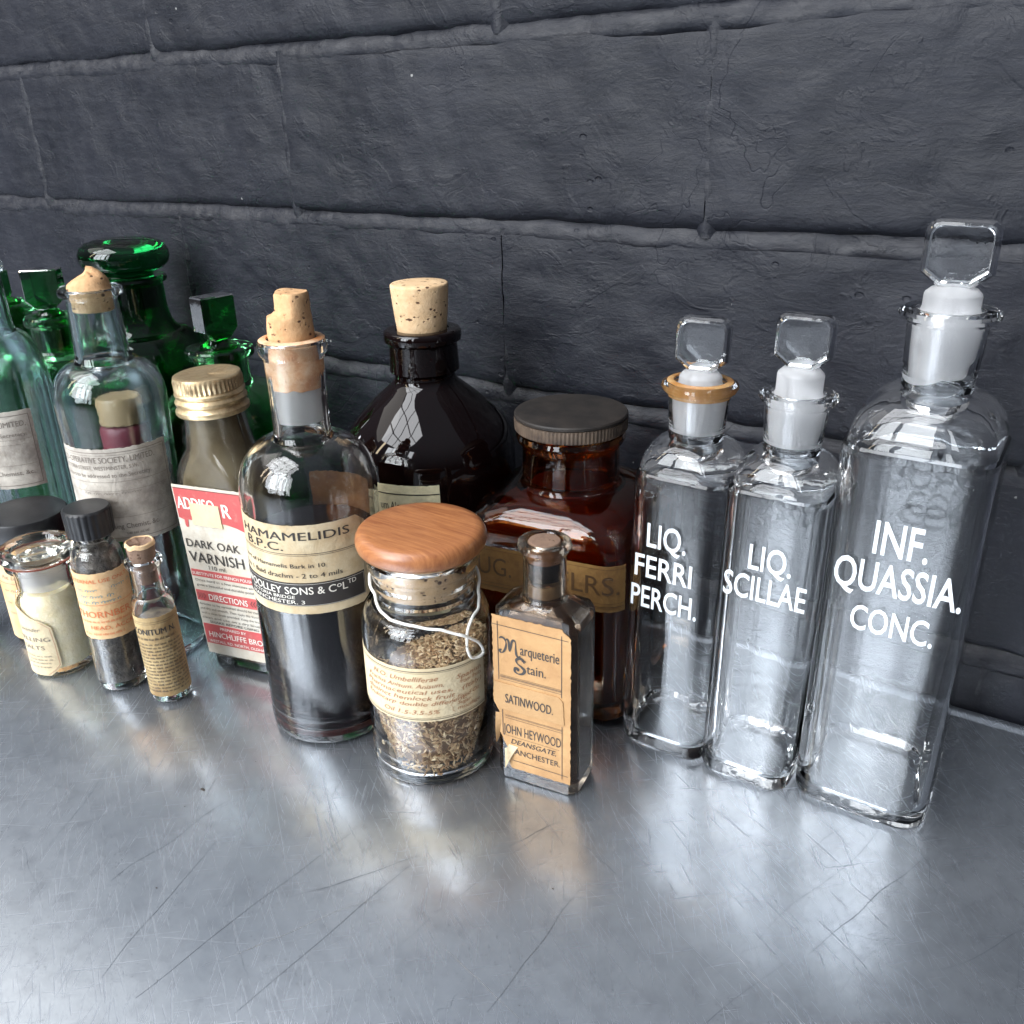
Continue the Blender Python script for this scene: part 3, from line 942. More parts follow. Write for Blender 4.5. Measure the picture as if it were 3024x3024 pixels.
def bite(r, a, z):
    # camera-left upper part bitten away
    fa = facing(hx_, hy_); d = (a - (fa - 1.45) + PI) % (2 * PI) - PI
    side = max(0, math.cos(d)) if abs(d) < PI / 2 else 0
    n_ = noise.noise(Vector((math.cos(a) * 1.6, math.sin(a) * 1.6, z * 180)))
    k = 1.0
    if z > .1575: k = 1 - side * (0.42 + .18 * n_) * min(1, (z - .1575) / .0010)
    elif z > .1495: k = 1 + side * 0.05
    rr_ = r * k * (1 + .035 * n_)
    return (rr_ * math.cos(a) + .0004, rr_ * math.sin(a), z + .0004 * n_ * (z > .16))


lathe('cork', [(.0072, .1400), (.0074, .1480), (.0075, .1510), (.0074, .1535), (.0073, .1560), (.0072, .1573), (.0071, .1580), (.0070, .1592), (.0070, .1610), (.0070, .1630), (.0069, .1645), (.0065, .1651), (.0045, .1652), (.001, .1652)], M['cork_brown'], t, 64, bite, angle=50)
F = cyl_map(RB, facing(hx_, hy_))
lab = label_patch('label', F, -.046, [(.0575, .0150), (.060, .0186), (.063, .0198), (.084, .0200), (.0885, .0190), (.0915, .0150)], .0575, .0917, M['paper_cream'], t, 46, 24, seed=3)
label_patch('label', F, .046, .075, .060, .094, M['back_paper'], t, 20, 10, seed=5)
P_ = Print(F, .0004)
P_.text('HAMAMELIDIS', -.0306, .0118, .0862, .0032, .016)
P_.text('B.P.C.', -.0285, -.0116, .0822, .0033, .014)
P_.line(-.046, .0812, .0165, .0809, .00018, 30); P_.line(-.046, .0806, .0165, .0803, .00012, 30)
P_.line(.0168, .0595, .0168, .0915, .00014); P_.line(.0174, .0595, .0174, .0905, .00014)
P_.text('1 part of Hamamelis Bark in 10', -.0345, .0020, .0757, .0016, .006)
P_.text('Dose. 1/2 to 1 fluid drachm - 2 to 4 mils', -.046, .0078, .0718, .0019, .004)
P_.build('lettering', M['ink'], lab)
band = label_patch('printed_band', F, -.046, .0163, .0608, .0699, M['ink'], lab, 46, 4, off=.00042, jag=0.00005)
P_ = Print(F, .00055)
P_.text('JAMES WOOLLEY SONS & C', -.046, .0048, .0655, .0030, .016)
P_.text('o', .0052, .0068, .0668, .0022, .012); P_.text('L', .0072, .0090, .0655, .0030, .014); P_.text('TD', .0092, .0124, .0671, .0018, .01)
P_.text('VICTORIA BRIDGE', -.0300, -.0095, .0637, .0013, .008)
P_.text('MANCHESTER. 3', -.0300, -.0062, .0617, .0015, .01)
P_.line(-.046, .0694, .0158, .0694, .0001, 30); P_.line(-.046, .0611, .0158, .0611, .0001, 30); P_.line(.0158, .0611, .0158, .0694, .0001)
P_.build('lettering', M['ink_white'], lab)

# ------------------------------------------------------------------ aqua co-operative bottle
sx_, sy_ = -.3326, -.1315
t = thing('aqua_bottle', 'tall round pale aqua bottle with a foxed white printed label and stub of cork', 'bottle', (sx_, sy_), 0, .017)
RS = .0198
out = [(.0150, .0004), (.0178, 0), (.0192, .0010), (RS, .0035)] + [(RS, z / 1000) for z in (25, 50, 75, 100)] + [(.0203, .115)] + arc(.0204, .1200, .0108, .1345, 11) + \
      [(.0100, .1362), (.0097, .138), (.0092, .150), (.0089, .1575), (.0096, .1586), (.0112, .1592), (.0115, .1603), (.0112, .1614), (.0102, .1619), (.0086, .1616)]
inn = [(.0077, .1606), (.0074, .152), (.0080, .1370), (.0082, .1340)] + list(reversed(arc(.0186, .1190, .0090, .1325, 9))) + [(RS - .0017, .1), (RS - .0017, .05), (RS - .0018, .008), (RS - .004, .0045), (.010, .004), (.002, .010)]
vessel('glass_body', refit(out, 1.046, 0.01), refit(inn, 1.046, 0.01), M['aqua'], t)


def stub(r, a, z):
    n_ = noise.noise(Vector((math.cos(a) * 1.3, math.sin(a) * 1.3, z * 100)))
    if z > .1586:
        h = (z - .1586)
        d = (a - facing(sx_, sy_) + PI) % (2 * PI) - PI
        k = 1 - .12 * n_
        return (r * math.cos(a) * k - .0006, r * math.sin(a) * k, .1586 + h * (1 + .3 * n_ + .25 * math.sin(d * 1.0 - .4)))
    return (r * math.cos(a), r * math.sin(a), z)


lathe('cork', refit([(.0070, .1535), (.0073, .1540), (.0074, .158), (.0075, .161), (.0074, .1622), (.0070, .1638), (.0060, .1652), (.0044, .1664), (.0024, .1674), (.0004, .1677)], 1.046, 0.01), M['cork_brown'], t, 48, stub, angle=28)
F = refit_map(cyl_map(RS * 1.046, facing(sx_, sy_)), 1.046, 0.01)
lab = label_patch('label', F, -.028, .0176, .0672, .1055, M['paper_grey'], t, 40, 26, jag=.0006, seed=11)
P_ = Print(F, .0004)
for a, b, c, d in ((-.027, .1040, .0161, .1040), (.0161, .0688, .0161, .1040), (-.027, .0688, .0161, .0688)): P_.line(a, b, c, d, .00022, 30)
P_.line(-.027, .1030, .0155, .1030, .0001, 30)
P_.text('CO-OPERATIVE SOCIETY, LIMITED,', -.0270, .0112, .1000, .0024, -.004)
P_.text('VICTORIA STREET, WESTMINSTER, S.W.', -.0270, .0045, .0972, .0016, 0)
P_.text('Orders to be addressed to the Secretary.', -.0270, .0090, .0941, .0017, 0)
P_.line(-.027, .0922, .0155, .0922, .00012, 30); P_.line(-.027, .0885, .0150, .0885, .00010, 30)
P_.text('to be taken', -.0130, -.0050, .0835, .0013, 0)
P_.line(-.027, .0776, .0155, .0776, .00012, 30)
P_.text('Dispensing Chemist, &c.', -.0150, .0086, .0728, .0022, 0)
P_.fine(-.004, .004, .0702, .0010, 5); P_.script(-.018, .004, .0872, .0012, .00012, 8)
P_.build('lettering', M['ink_faint'], lab)

# ------------------------------------------------------------------ seed jar
jx, jy = -.1780, -.1268
t = thing('seed_jar', 'short round glass jar of brown seeds with orange wooden lid and white string', 'jar', (jx, jy), 0, .010)
RJ = .0224
out = [(.0175, .0004), (.0203, 0), (.0218, .0010), (RJ, .0035)] + [(RJ, z / 1000) for z in (15, 30, 45)] + [(RJ + .0002, .0525)] + arc(RJ + .0003, .0540, .0186, .0640, 9) + \
      [(.0178, .0650), (.0174, .0665), (.0176, .0680), (.0180, .0686), (.0174, .0694), (.0174, .0722), (.0180, .0734), (.0174, .0745), (.0176, .0770), (.0186, .0782), (.0191, .0798), (.0188, .0815), (.0180, .0822), (.0165, .0820)]
inn = [(.0160, .0810), (.0158, .0700), (.0160, .0640)] + list(reversed(arc(RJ - .0014, .0530, .0170, .0622, 8))) + [(RJ - .0014, .030), (RJ - .0014, .0070), (RJ - .003, .0040), (.012, .0032), (.002, .0045)]
vessel('glass_body', out, inn, M['clear_old'], t)
lathe('cork', [(.0146, .0700), (.0150, .0705), (.0156, .0775), (.0157, .0832)], M['cork'], t, 56, angle=40)
lathe('wooden_lid', [(.0150, .0838), (.0192, .0839), (.0208, .0846), (.0218, .0860), (.0221, .0876), (.0219, .0892), (.0211, .0907), (.0198, .0915), (.0180, .0918), (.0100, .0919), (.0010, .0919)], M['wood'], t, 96, angle=60)
F = cyl_map(RJ, facing(jx, jy))
lab = label_patch('label', F, -.038, .0212, .0288, .0500, M['paper_jar'], t, 50, 18, seed=21)
P_ = Print(F, .0004)
for v in (.0488, .0482, .0303, .0297): P_.line(-.038, v, .0212, v, .00022 if v in (.0488, .0297) else .0001, 40)
P_.build('ruled_border', M['ink'], lab)
P_ = Print(F, .0004)
hand = [('N.O. Umbelliferae', -.022, .002, .0450, .0019), ('Fructus Anisum. Anisum.', -.025, .004, .0424, .0017), ('Spanish', .0085, .019, .0440, .0018), ('from fruits', .0095, .0190, .0420, .0016),
        ('Pharmaceutical uses,', -.026, .007, .0400, .0017), ('distinct hemlock fruit', -.026, .0075, .0376, .0017), ('(Italy)', .0105, .0190, .0394, .0017), ('Endocarp double different.', -.026, .012, .0353, .0016), ('Fixed Oil.', .0085, .0180, .0362, .0015),
        ('Oil 1.5-3.5-5%', -.018, .002, .0318, .0017), ('Sugar.', .0085, .0140, .0338, .0014), ('mucilage', .0085, .0180, .0317, .0014)]
for b_, u0, u1, v, h in hand: P_.text(b_, u0, u1, v, h, -.012, .38, .00012)
P_.stroke([(.0076, .0372), (.0068, .0367), (.0068, .0352), (.0060, .0343), (.0068, .0335), (.0068, .0320), (.0076, .0314)], .00014)
P_.build('handwriting', M['ink_brown'], lab)


def seeds(parent):
    rg = np.random.RandomState(4)
    Vb = []; Fb = []
    # elongated 6-sided grain with pointed ends
    sec = [(-1, .0), (-.6, .72), (0, 1.0), (.6, .72), (1, 0)]
    tmpl = [(-1, 0, 0)]
    for x_, r_ in sec[1:4]:
        for k in range(5): tmpl.append((x_, r_ * math.cos(k * 2 * PI / 5), r_ * math.sin(k * 2 * PI / 5)))
    tmpl.append((1, 0, 0)); tmpl = np.array(tmpl)
    tf = [(0, 1 + (k + 1) % 5, 1 + k) for k in range(5)]
    for j in range(2):
        for k in range(5):
            a = 1 + j * 5 + k; b = 1 + j * 5 + (k + 1) % 5; tf.append((a, b, b + 5, a + 5))
    tf += [(16, 11 + k, 11 + (k + 1) % 5) for k in range(5)]
    V = []; Fc = []
    fa = facing(jx, jy)
    top = lambda a: .0425 + .0100 * math.cos(a - (fa + 1.2))     # heaped to the picture's right

    def add(p, d, L_, W_):
        d = d / np.linalg.norm(d); a = np.cross(d, rg.randn(3)); a /= np.linalg.norm(a); b = np.cross(d, a)
        n = len(V)
        q_ = p + np.outer(tmpl[:, 0] * L_, d) + np.outer(tmpl[:, 1] * W_, a) + np.outer(tmpl[:, 2] * W_ * .7, b)
        V.extend(map(tuple, q_)); Fc.extend([tuple(i + n for i in f) for f in tf])
    Ri = RJ - .0017
    for i in range(4200):
        a = rg.uniform(0, 2 * PI); z = rg.uniform(.0048, .055)
        if z > top(a): continue
        depth = rg.uniform(.0001, .0022)
        r_ = Ri - .0003 - depth
        tang = np.array([-math.sin(a), math.cos(a), 0]); ax = np.array([0, 0, 1.])
        th = rg.uniform(0, PI); d = tang * math.cos(th) + ax * math.sin(th) + np.array([math.cos(a), math.sin(a), 0]) * rg.uniform(-.15, .15)
        add(np.array([r_ * math.cos(a), r_ * math.sin(a), z]), d, rg.uniform(.0009, .0015), rg.uniform(.00030, .00052))
    for i in range(1500):
        a = rg.uniform(0, 2 * PI); r_ = Ri * math.sqrt(rg.uniform(0, 1)) * .95
        z = .0425 + .0100 * math.cos(a - (fa + 1.2)) * r_ / Ri + .002 * (1 - (r_ / Ri) ** 2) + rg.uniform(-.0006, .0010)
        add(np.array([r_ * math.cos(a), r_ * math.sin(a), z]), rg.randn(3) * np.array([1, 1, .45]), rg.uniform(.0009, .0015), rg.uniform(.0003, .0005))
    for i in range(260):   # thin stalks
        a = rg.uniform(0, 2 * PI); z = rg.uniform(.006, .05); r_ = Ri - .0004
        tang = np.array([-math.sin(a), math.cos(a), 0]); th = rg.uniform(0, PI)
        d = tang * math.cos(th) + np.array([0, 0, 1.]) * math.sin(th)
        add(np.array([r_ * math.cos(a), r_ * math.sin(a), z]) * np.array([.985, .985, 1]), d, rg.uniform(.0018, .0034), .00013)
    make('seeds', V, Fc, M['seed'], parent, smooth=False, kind='stuff')
    lathe('seed_mass', [(.002, .0050), (Ri - .0035, .0052), (Ri - .0022, .008), (Ri - .0022, .0330), (Ri - .006, .0390), (.002, .0430)], M['seed_core'], parent, 40)


seeds(t)
# string round the neck with a loop
fa = facing(jx, jy)


def jp(u_deg, r_, z): return (r_ * math.cos(fa + R(u_deg)), r_ * math.sin(fa + R(u_deg)), z)


path = smooth_path([jp(30, .0240, .0603), jp(22, .0230, .0620), jp(12, .0217, .0634), jp(-5, .0206, .0647), jp(-22, .0201, .0655), jp(-34, .0199, .0660), jp(-46, .0195, .0670), jp(-58, .0189, .0692), jp(-64, .0187, .0714), jp(-90, .0184, .0735), jp(-130, .0184, .0744), jp(180, .0184, .0744), jp(140, .0184, .0740), jp(105, .0185, .0730),
                    jp(84, .0187, .0712), jp(71, .0189, .0686), jp(68, .0194, .0664), jp(58, .0206, .0652), jp(44, .0222, .0646), jp(35, .0233, .0622), jp(32, .0239, .0592), jp(32, .0241, .0548), jp(35, .0241, .0515), jp(41, .0241, .0499), jp(48, .0242, .0503), jp(48, .0242, .0525), jp(43, .0242, .0555), jp(36, .0243, .0583), jp(30, .0243, .0604), jp(25, .0236, .0617)], 8)
path = [p + Vector((noise.noise(p * 260), noise.noise(p * 260 + Vector((9, 0, 0))), noise.noise(p * 260 + Vector((0, 9, 0))))) * .00035 for p in path]
tube('string', path, .00050, M['string'], t, 10)

# ------------------------------------------------------------------ marqueterie stain bottle
ph = R(7)
cw, cd = .0152, .0092
mx_ = -.1497 + cw * math.cos(ph) - cd * math.sin(ph); my_ = -.1271 + cw * math.sin(ph) + cd * math.cos(ph)
t = thing('stain_bottle', 'small flat rectangular bottle of dark stain with torn tan Marqueterie Stain label', 'bottle', (mx_, my_), ph, .006)


def mring(hx, hy, c, z): return rr(hx, hy, c, z, 1)


def arch(ring, amt, hw):   # front/back edges arched up towards the middle
    return [(x, y, z + amt * (1 - (x / hw) ** 2)) for x, y, z in ring]


def dense(ring, n=8):
    P = []
    for i in range(len(ring)):
        a = Vector(ring[i]); b = Vector(ring[(i + 1) % len(ring)])
        k = n if (b - a).length > .006 else 2
        for j in range(k): P.append(tuple(a.lerp(b, j / k)))
    return P


def to_round(ring, r_, z, f):
    return [(x * (1 - f) + f * r_ * math.cos(math.atan2(y, x)), y * (1 - f) + f * r_ * math.sin(math.atan2(y, x)), z) for x, y, _z in ring]


b0 = dense(mring(cw, cd, .0028, 0))
zs = lambda z: [(x, y, z) for x, y, _ in b0]
sc_ = lambda s_, z: [(x * s_, y * s_, z) for x, y, _ in b0]
rings = [sc_(.955, 0), sc_(.99, .0006), zs(.0015), zs(.03), arch(zs(.0668), .0018, cw), arch(sc_(.985, .0680), .0018, cw)]
for f, z in ((.25, .0694), (.5, .0706), (.75, .0714), (.92, .0718), (1, .0723)):
    base_ = sc_(.985 - .5 * f, z); rings.append(arch(to_round(base_, .0080, z, f), .0014 * (1 - f), cw))
for r_, z in ((.0074, .0732), (.0072, .0800), (.0071, .0870), (.0075, .0880), (.0086, .0896), (.0088, .0908), (.0085, .0918), (.0078, .0922), (.0060, .0922)):
    rings.append(to_round(b0, r_, z, 1))
inner_r = [to_round(b0, .0056, .0915, 1), to_round(b0, .0054, .0740, 1)]
for f, z in ((.8, .0706), (.5, .0694), (.2, .0680)): inner_r.append(to_round(sc_(.9 - .45 * f, z), .0056, z, f))
inner_r += [[(x * .90, y * .86, .064) for x, y, _ in b0], [(x * .90, y * .86, .005) for x, y, _ in b0], [(x * .80, y * .7, .0035) for x, y, _ in b0]]
loft('glass_body', rings + inner_r, M['stain_glass'], t, angle=24)
liq = [[(x * .885, y * .845, z) for x, y, _ in b0] for z in (.0038, .006, .03, .0635)] + [to_round(sc_(.80, .0680), .0056, .0680, .3), to_round(sc_(.6, .0698), .0053, .0698, .8), to_round(b0, .0050, .0716, 1)]
loft('liquid', liq, M['stain_liq'], t)
lathe('neck_stain', [(.0047, .0730), (.0052, .0732), (.0053, .0775), (.0047, .0776)], M['film'], t, 40)
lathe('neck_stain', [(.0010, .0790), (.0050, .0792), (.0051, .0850), (.0010, .0851)], M['liq_black'], t, 40)
lathe('cork', [(.0044, .0853), (.0051, .0855), (.0053, .0900), (.0054, .0916), (.0050, .0921), (.0030, .0923), (.0005, .0921)], M['cork_dark'], t, 40, angle=45)
F = flat_map(-cd, -cw)
left = [(.0050, .0062), (.0080, .0052), (.0125, .0058), (.0150, .0040), (.0185, .0025), (.0220, .0012), (.0245, .0016), (.0262, .0030), (.0300, .0010), (.0320, -.0002), (.0420, .0001), (.0668, .0002)]
right = [(.0050, .0284), (.0640, .0284), (.0650, .0262), (.0668, .0250)]
lab = label_patch('label', F, left, right, .0052, .0664, M['paper_tan'], t, 26, 60, jag=.0005, seed=31)
slip = label_patch('paper_slip', F, [(.0298, .0025), (.0325, .0006), (.0405, .0004)], [(.0298, .0262), (.0390, .0258), (.0405, .0240)], .0298, .0405, M['paper_tan2'], lab, 20, 12, off=.0006, jag=.0003, seed=33)
# curled torn flaps
V = []; Fc = []
for k in range(9):
    a = k / 8 * 2.3
    V += [(-cw + .0052 - .0016 * (k / 8) + .0008 * math.sin(a), -cd - .0003 - .0012 * math.sin(a * .9), .0152 - .0012 * k / 8), (-cw + .0088 - .0045 * (k / 8) ** .7, -cd - .0003 - .0015 * math.sin(a * .9), .0150 - .0097 * (k / 8) ** .8)]
for k in range(8): Fc.append((2 * k, 2 * k + 1, 2 * k + 3, 2 * k + 2))
me_fl = make('torn_flap', V, Fc, M['paper_cream'], lab, angle=80)
V = []; Fc = []
for k in range(7):
    f = k / 6
    V += [(-cw + .0005 + .0006 * f, -cd - .0003 - .0014 * math.sin(f * 2), .0275 - .012 * f), (-cw + .0030 - .0012 * f, -cd - .0002, .0280 - .0105 * f)]
for k in range(6): Fc.append((2 * k, 2 * k + 1, 2 * k + 3, 2 * k + 2))
make('torn_flap', V, Fc, M['paper_tan2'], lab, angle=80)
P_ = Print(F, .00042)
fl, fr, ft, fb = .0022, .0252, .0630, .0088
P_.line(fl - .0022, ft, fr + .0024, ft - .0003, .00022); P_.line(fl, ft + .0013, fl, .0415, .00022); P_.line(fr, ft + .0012, fr, .0405, .00022)
P_.line(fl + .001, .0295, fl + .001, .0190, .00022); P_.line(fr + .0002, .0290, fr + .0002, .0068, .00022); P_.line(.0066, fb, fr + .0024, fb - .0003, .00022)
for v in (.0436, .0431, .0427, .0420): P_.line(fl + .0006, v, fr, v - .0001, .00012 if v != .0431 else .0002)
for v in (.0276, .0272, .0264): P_.line(.0042, v, fr, v - .0001, .00012)
P_.line(.0042, .0190, .0245, .0188, .0001)
# decorated initials drawn as pen strokes
def initial(pts, s_, u, v, w0):
    pp_ = smooth_path([(a * s_ + u, b * s_ + v, 0) for a, b in pts], 6)
    n = len(pp_)
    P_.stroke([(p.x, p.y) for p in pp_], [w0 * (.45 + .9 * abs(math.sin(3 * PI * i / n))) for i in range(n)])
initial([(-.15, .95), (.0, 1.05), (.18, .98), (.28, .7), (.22, .35), (.08, .1), (-.08, .05), (-.12, .2), (.0, .25)], .0060, .0036, .0522, .0006)
initial([(.26, .9), (.36, 1.0), (.44, .8), (.46, .4), (.50, .25), (.56, .5), (.64, .9), (.76, 1.02), (.86, .85), (.86, .45), (.90, .12), (1.02, 0), (1.14, .1)], .0060, .0036, .0522, .0006)
P_.text('arqueterie', .0104, .0244, .0533, .0042, .004)
initial([(.72, .78), (.66, .98), (.42, 1.05), (.22, .88), (.30, .66), (.55, .5), (.74, .30), (.62, .06), (.34, -.02), (.12, .1), (.16, .32), (.34, .28), (.3, .16)], .0058, .0076, .0457, .0008)
initial([(.84, .9), (.7, .96), (.58, .88)], .0058, .0076, .0457, .0004)
P_.text('tain.', .0126, .0196, .0466, .0038, .004)
P_.text('JOHN HEYWOOD', .0034, .0250, .0200, .0040, -.006)
P_.text('DEANSGATE,', .0062, .0232, .0160, .0021, .008, .25)
P_.text('ANCHESTER.', .0075, .0247, .0117, .0024, -.004)
P_.build('lettering', M['ink'], lab)
P_ = Print(F, .0008)
P_.text('SATINWOOD.', .0046, .0222, .0330, .0038, .004)
P_.build('lettering', M['ink'], slip)

# ------------------------------------------------------------------ varnish bottle
ph = R(10)
vw, vd = .0168, .0135
vx = -.2975 + vw * math.cos(ph) - vd * math.sin(ph); vy = -.1308 + vw * math.sin(ph) + vd * math.cos(ph)
t = thing('varnish_bottle', 'rectangular Dark Oak Varnish bottle with red and white label and dented gold screw cap', 'bottle', (vx, vy), ph, -.031)
rings = [rr(vw - .001, vd - .001, .004, 0), rr(vw, vd, .005, .0012), rr(vw, vd, .005, .04), rr(vw, vd, .005, .083)]
inn = []
prof = [(.0166, .0133, .0055, .0880), (.0157, .0129, .0070, .0920), (.0144, .0127, .0090, .0955), (.0135, .0125, 1, .0990), (.0127, .0121, 1, .1035), (.0120, .0117, 1, .1080), (.0114, .0114, 1, .1130), (.0113, .0113, 1, .1170), (.0112, .0112, 1, .1255)]
for a_, b_, c_, z in prof: rings.append(rr(a_, b_, c_, z))
for a_, b_, c_, z in reversed(prof): inn.append(rr(a_ - .0014, b_ - .0014, c_, z - .0004))
inn += [rr(vw - .0015, vd - .0015, .004, .082), rr(vw - .0015, vd - .0015, .004, .004), rr(vw - .004, vd - .004, .004, .003)]
loft('glass_body', rings + inn, M['smoky'], t)
loft('residue', [rr(vw - .0017, vd - .0017, .004, .0606), rr(vw - .0017, vd - .0017, .004, .0818)] + [rr(a_ - .0017, b_ - .0017, c_, z - .0006) for a_, b_, c_, z in prof[:-2]], M['film'], t)


loft('liquid', [rr(vw - .0016, vd - .0016, .004, .0041), rr(vw - .00155, vd - .00155, .004, .005), rr(vw - .00155, vd - .00155, .004, .060), rr(vw - .003, vd - .003, .004, .0602)], M['stain_liq'], t)


def dent(r, a, z):
    d = (a - (facing(vx, vy) - ph + .9) + PI) % (2 * PI) - PI
    k = 1 - .06 * math.exp(-(d / .35) ** 2) * (z > .1208)
    kn = 1 + (.018 * math.sin(a * 44) if .1220 < z < .1260 else 0)
    n_ = .012 * noise.noise(Vector((math.cos(a) * 2, math.sin(a) * 2, z * 300)))
    return (r * k * (kn + n_) * math.cos(a), r * k * (kn + n_) * math.sin(a), z - .0006 * math.exp(-(d / .5) ** 2) * (z > .1268))


lathe('screw_cap', [(.0128, 0.1130), (.0136, 0.1128), (.0141, 0.1136), (.0140, 0.1148), (.0131, 0.1156), (.0129, 0.1164), (.0136, 0.1172), (.0138, 0.1182), (.0133, 0.1190), (.0128, 0.1196), (.0134, 0.1204), (.0135, 0.1212), (.0128, 0.1218), (.0130, 0.1222), (.0130, 0.1238), (.0130, 0.1258), (.0130, 0.1266), (.0127, 0.1276), (.0118, 0.1280), (.0100, 0.1278), (.005, 0.1277), (.0005, 0.1277)], M['brass'], t, 176, dent, angle=40)
F = flat_map(-vd, -vw)
lab = label_patch('label', F, -.0002, .0338, .0060, .0850, M['paper_white'], t, 24, 40, jag=.0003, seed=41)


def redband(v0, v1, pts=None):
    return label_patch('printed_band', F, .0004, .0334, v0, v1, M['red_ink'], lab, 22, 6, off=.00042, jag=.00004)


redband(.0715, .0838); redband(.0438, .0470); redband(.0322, .0372); redband(.0110, .0208)
# banner tail and drip below the name panel
V = []; Fc = []
def poly(pts, off):
    b = len(V)
    for u, v in pts: V.append(F(u, v, off))
    Fc.append(tuple(range(b, b + len(pts))))
poly([(.0004, .0716), (.0334, .0716), (.0334, .0675), (.0290, .0690), (.0240, .0700), (.0050, .0700), (.0045, .0668), (.0036, .0665), (.0030, .0672), (.0030, .0698), (.0004, .0706)], .00042)
make('printed_band', V, Fc, M['red_ink'], lab, smooth=False)
P_ = Print(F, .00055)
P_.text('ADDISO', -.0000 + .0012, .0200, .0748, .0055, .03); P_.text('R', .0236, .0275, .0730, .0062, .03)
P_.text('SUBSTITUTE FOR FRENCH POLISH', .0010, .0320, .0447, .0014, .004)
P_.text('DIRECTIONS', .0070, .0270, .0332, .0029, .008)
P_.text('PREPARED BY', .0092, .0228, .0186, .0014, .006); P_.text('HINCHLIFFE BROS', .0026, .0325, .0146, .0028, .006); P_.text('WESTALL RD. NORTH, OLDHAM', .0020, .0325, .0118, .0014, .004)
P_.build('lettering', M['ink_white'], lab)
P_ = Print(F, .00058)
P_.line(.0004, .0838, .0334, .0838, .00022); P_.text('DARK OAK', .0014, .0285, .0577, .0038, -.004); P_.text('VARNISH', .0014, .0292, .0508, .0050, -.002); P_.text('110 ml.', .0105, .0195, .0480, .0020, -.004)
for i in range(3):
    for s_, x0 in ((1, .0014 + .0014 * i), (-1, .0324 - .0014 * i)):
        P_.stroke([(x0, .0360), (x0 + s_ * .0010, .0347), (x0, .0334)], .0003)
P_.text('Dries hard in a few minutes and', .0018, .0325, .0417, .0012, 0); P_.text('gives a beautiful and durable polish.', .0018, .0325, .0394, .0012, 0)
for i, s_ in enumerate(('Articles to be varnished should be clean', 'and dry and smooth. Then apply the Varnish', 'with a clean brush provided. Keep the brush', 'clean and use on a dry brush.')): P_.text(s_, .0010, .0328, .0302 - .0022 * i, .0012, 0)
P_.text('SHAKE BEFORE USING', .0046, .0300, .0216, .0012, .002)
P_.build('lettering', M['ink'], lab)
label_patch('price_sticker', F, .0075, .0222, .0682, .0778, M['paper_jar'], lab, 10, 8, off=.0008, jag=.0003, seed=43)

# ------------------------------------------------------------------ black-brown bottle (Aloes)

ax_, ay_ = -.2305, -.052
t = thing('apothecary_bottle', 'large round black-brown glass bottle with a pale tapered cork, pale Aloes label', 'bottle', (ax_, ay_), 0, -.003)
RA = .0362
out = [(.030, .0), (.0345, .001), (RA, .005), (RA, .04), (RA, .080), (RA, .0840), (.0360, .0875), (.0355, .0905), (.0346, .0935), (.0331, .0964), (.0312, .0990), (.0288, .1018), (.0262, .1045), (.0234, .1074), (.0205, .1100), (.0176, .1124), (.0152, .1144), (.0136, .1158), (.0128, .1170), (.0125, .1182), (.0126, .1194), (.0136, .1200), (.0143, .1208), (.0143, .1220), (.0140, .1290), (.0138, .1318), (.0146, .1322), (.0156, .1330), (.0158, .1344), (.0157, .1366), (.0150, .1374), (.0138, .1376), (.0108, .1376), (.0102, .136), (.0098, .130), (.002, .129)]
lathe('glass_body', out, M['black_glass'], t, 96, angle=40)
lathe('cork', [(.0092, .1300), (.0101, .1378), (.0108, .1440), (.0113, .1500), (.0116, .1545), (.0115, .1552), (.0110, .1556), (.006, .1557), (.0005, .1557)], M['cork'], t, 64, angle=45)
F = cyl_map(RA + .0001, facing(ax_, ay_))
lab = label_patch('label', F, -.040, .0024, .040, .0832, M['paper_aloes'], t, 34, 14, jag=.0003, seed=51)
P_ = Print(F, .0004)
P_.line(-.040, .0795, .0023, .0795, .00045, 24)
P_.text('um Aloes', -.0225, -.0112, .0728, .0036, 0); P_.text('composit.', -.0300, -.0150, .0655, .0034, 0); P_.text('Emplastr', -.040, -.0250, .0728, .0036, 0)
P_.build('lettering', M['ink'], lab)

# ------------------------------------------------------------------ amber square bottle
bx, by, ph = -.1600, -.0552, R(8)
t = thing('amber_bottle', 'squat square amber bottle with wide ribbed black cap and brown paper label', 'bottle', (bx, by), ph, .0)
hb = .0325
outer = [rr(hb - .003, hb - .003, .008, 0), rr(hb, hb, .0095, .003), rr(hb, hb, .0095, .040), rr(hb, hb, .0095, .0725), rr(hb - .0004, hb - .0004, .0095, .0750)]
for k in range(1, 9):
    a = PI / 2 * k / 8; f = 1 - math.cos(a)
    h_ = (hb - .0004) + (.0200 - hb) * f; outer.append(rr(h_, h_, .0095 + (h_ - .0095) * (k / 8) ** 1.2, .0750 + .0115 * math.sin(a)))
outer += [rr(.0190, .0190, 1, .0876), rr(.0186, .0186, 1, .0890), rr(.0184, .0184, 1, .1005), rr(.0190, .0190, 1, .1022), rr(.0203, .0203, 1, .1036), rr(.0208, .0208, 1, .1052), rr(.0203, .0203, 1, .1068), rr(.0185, .0185, 1, .1076), rr(.0180, .0180, 1, .1120)]
inn = [rr(.0165, .0165, 1, .1118), rr(.0163, .0163, 1, .0890)]
for k in range(7, 0, -1):
    a = PI / 2 * k / 8; f = 1 - math.cos(a); h_ = (hb - .0022) + (.0180 - hb + .0022) * f
    inn.append(rr(h_, h_, .0085 + (h_ - .0085) * (k / 8) ** 1.2, .0740 + .0105 * math.sin(a)))
inn += [rr(hb - .0022, hb - .0022, .008, .072), rr(hb - .0022, hb - .0022, .008, .008), rr(hb - .006, hb - .006, .007, .005)]
loft('glass_body', outer + inn, M['amber'], t, angle=28)
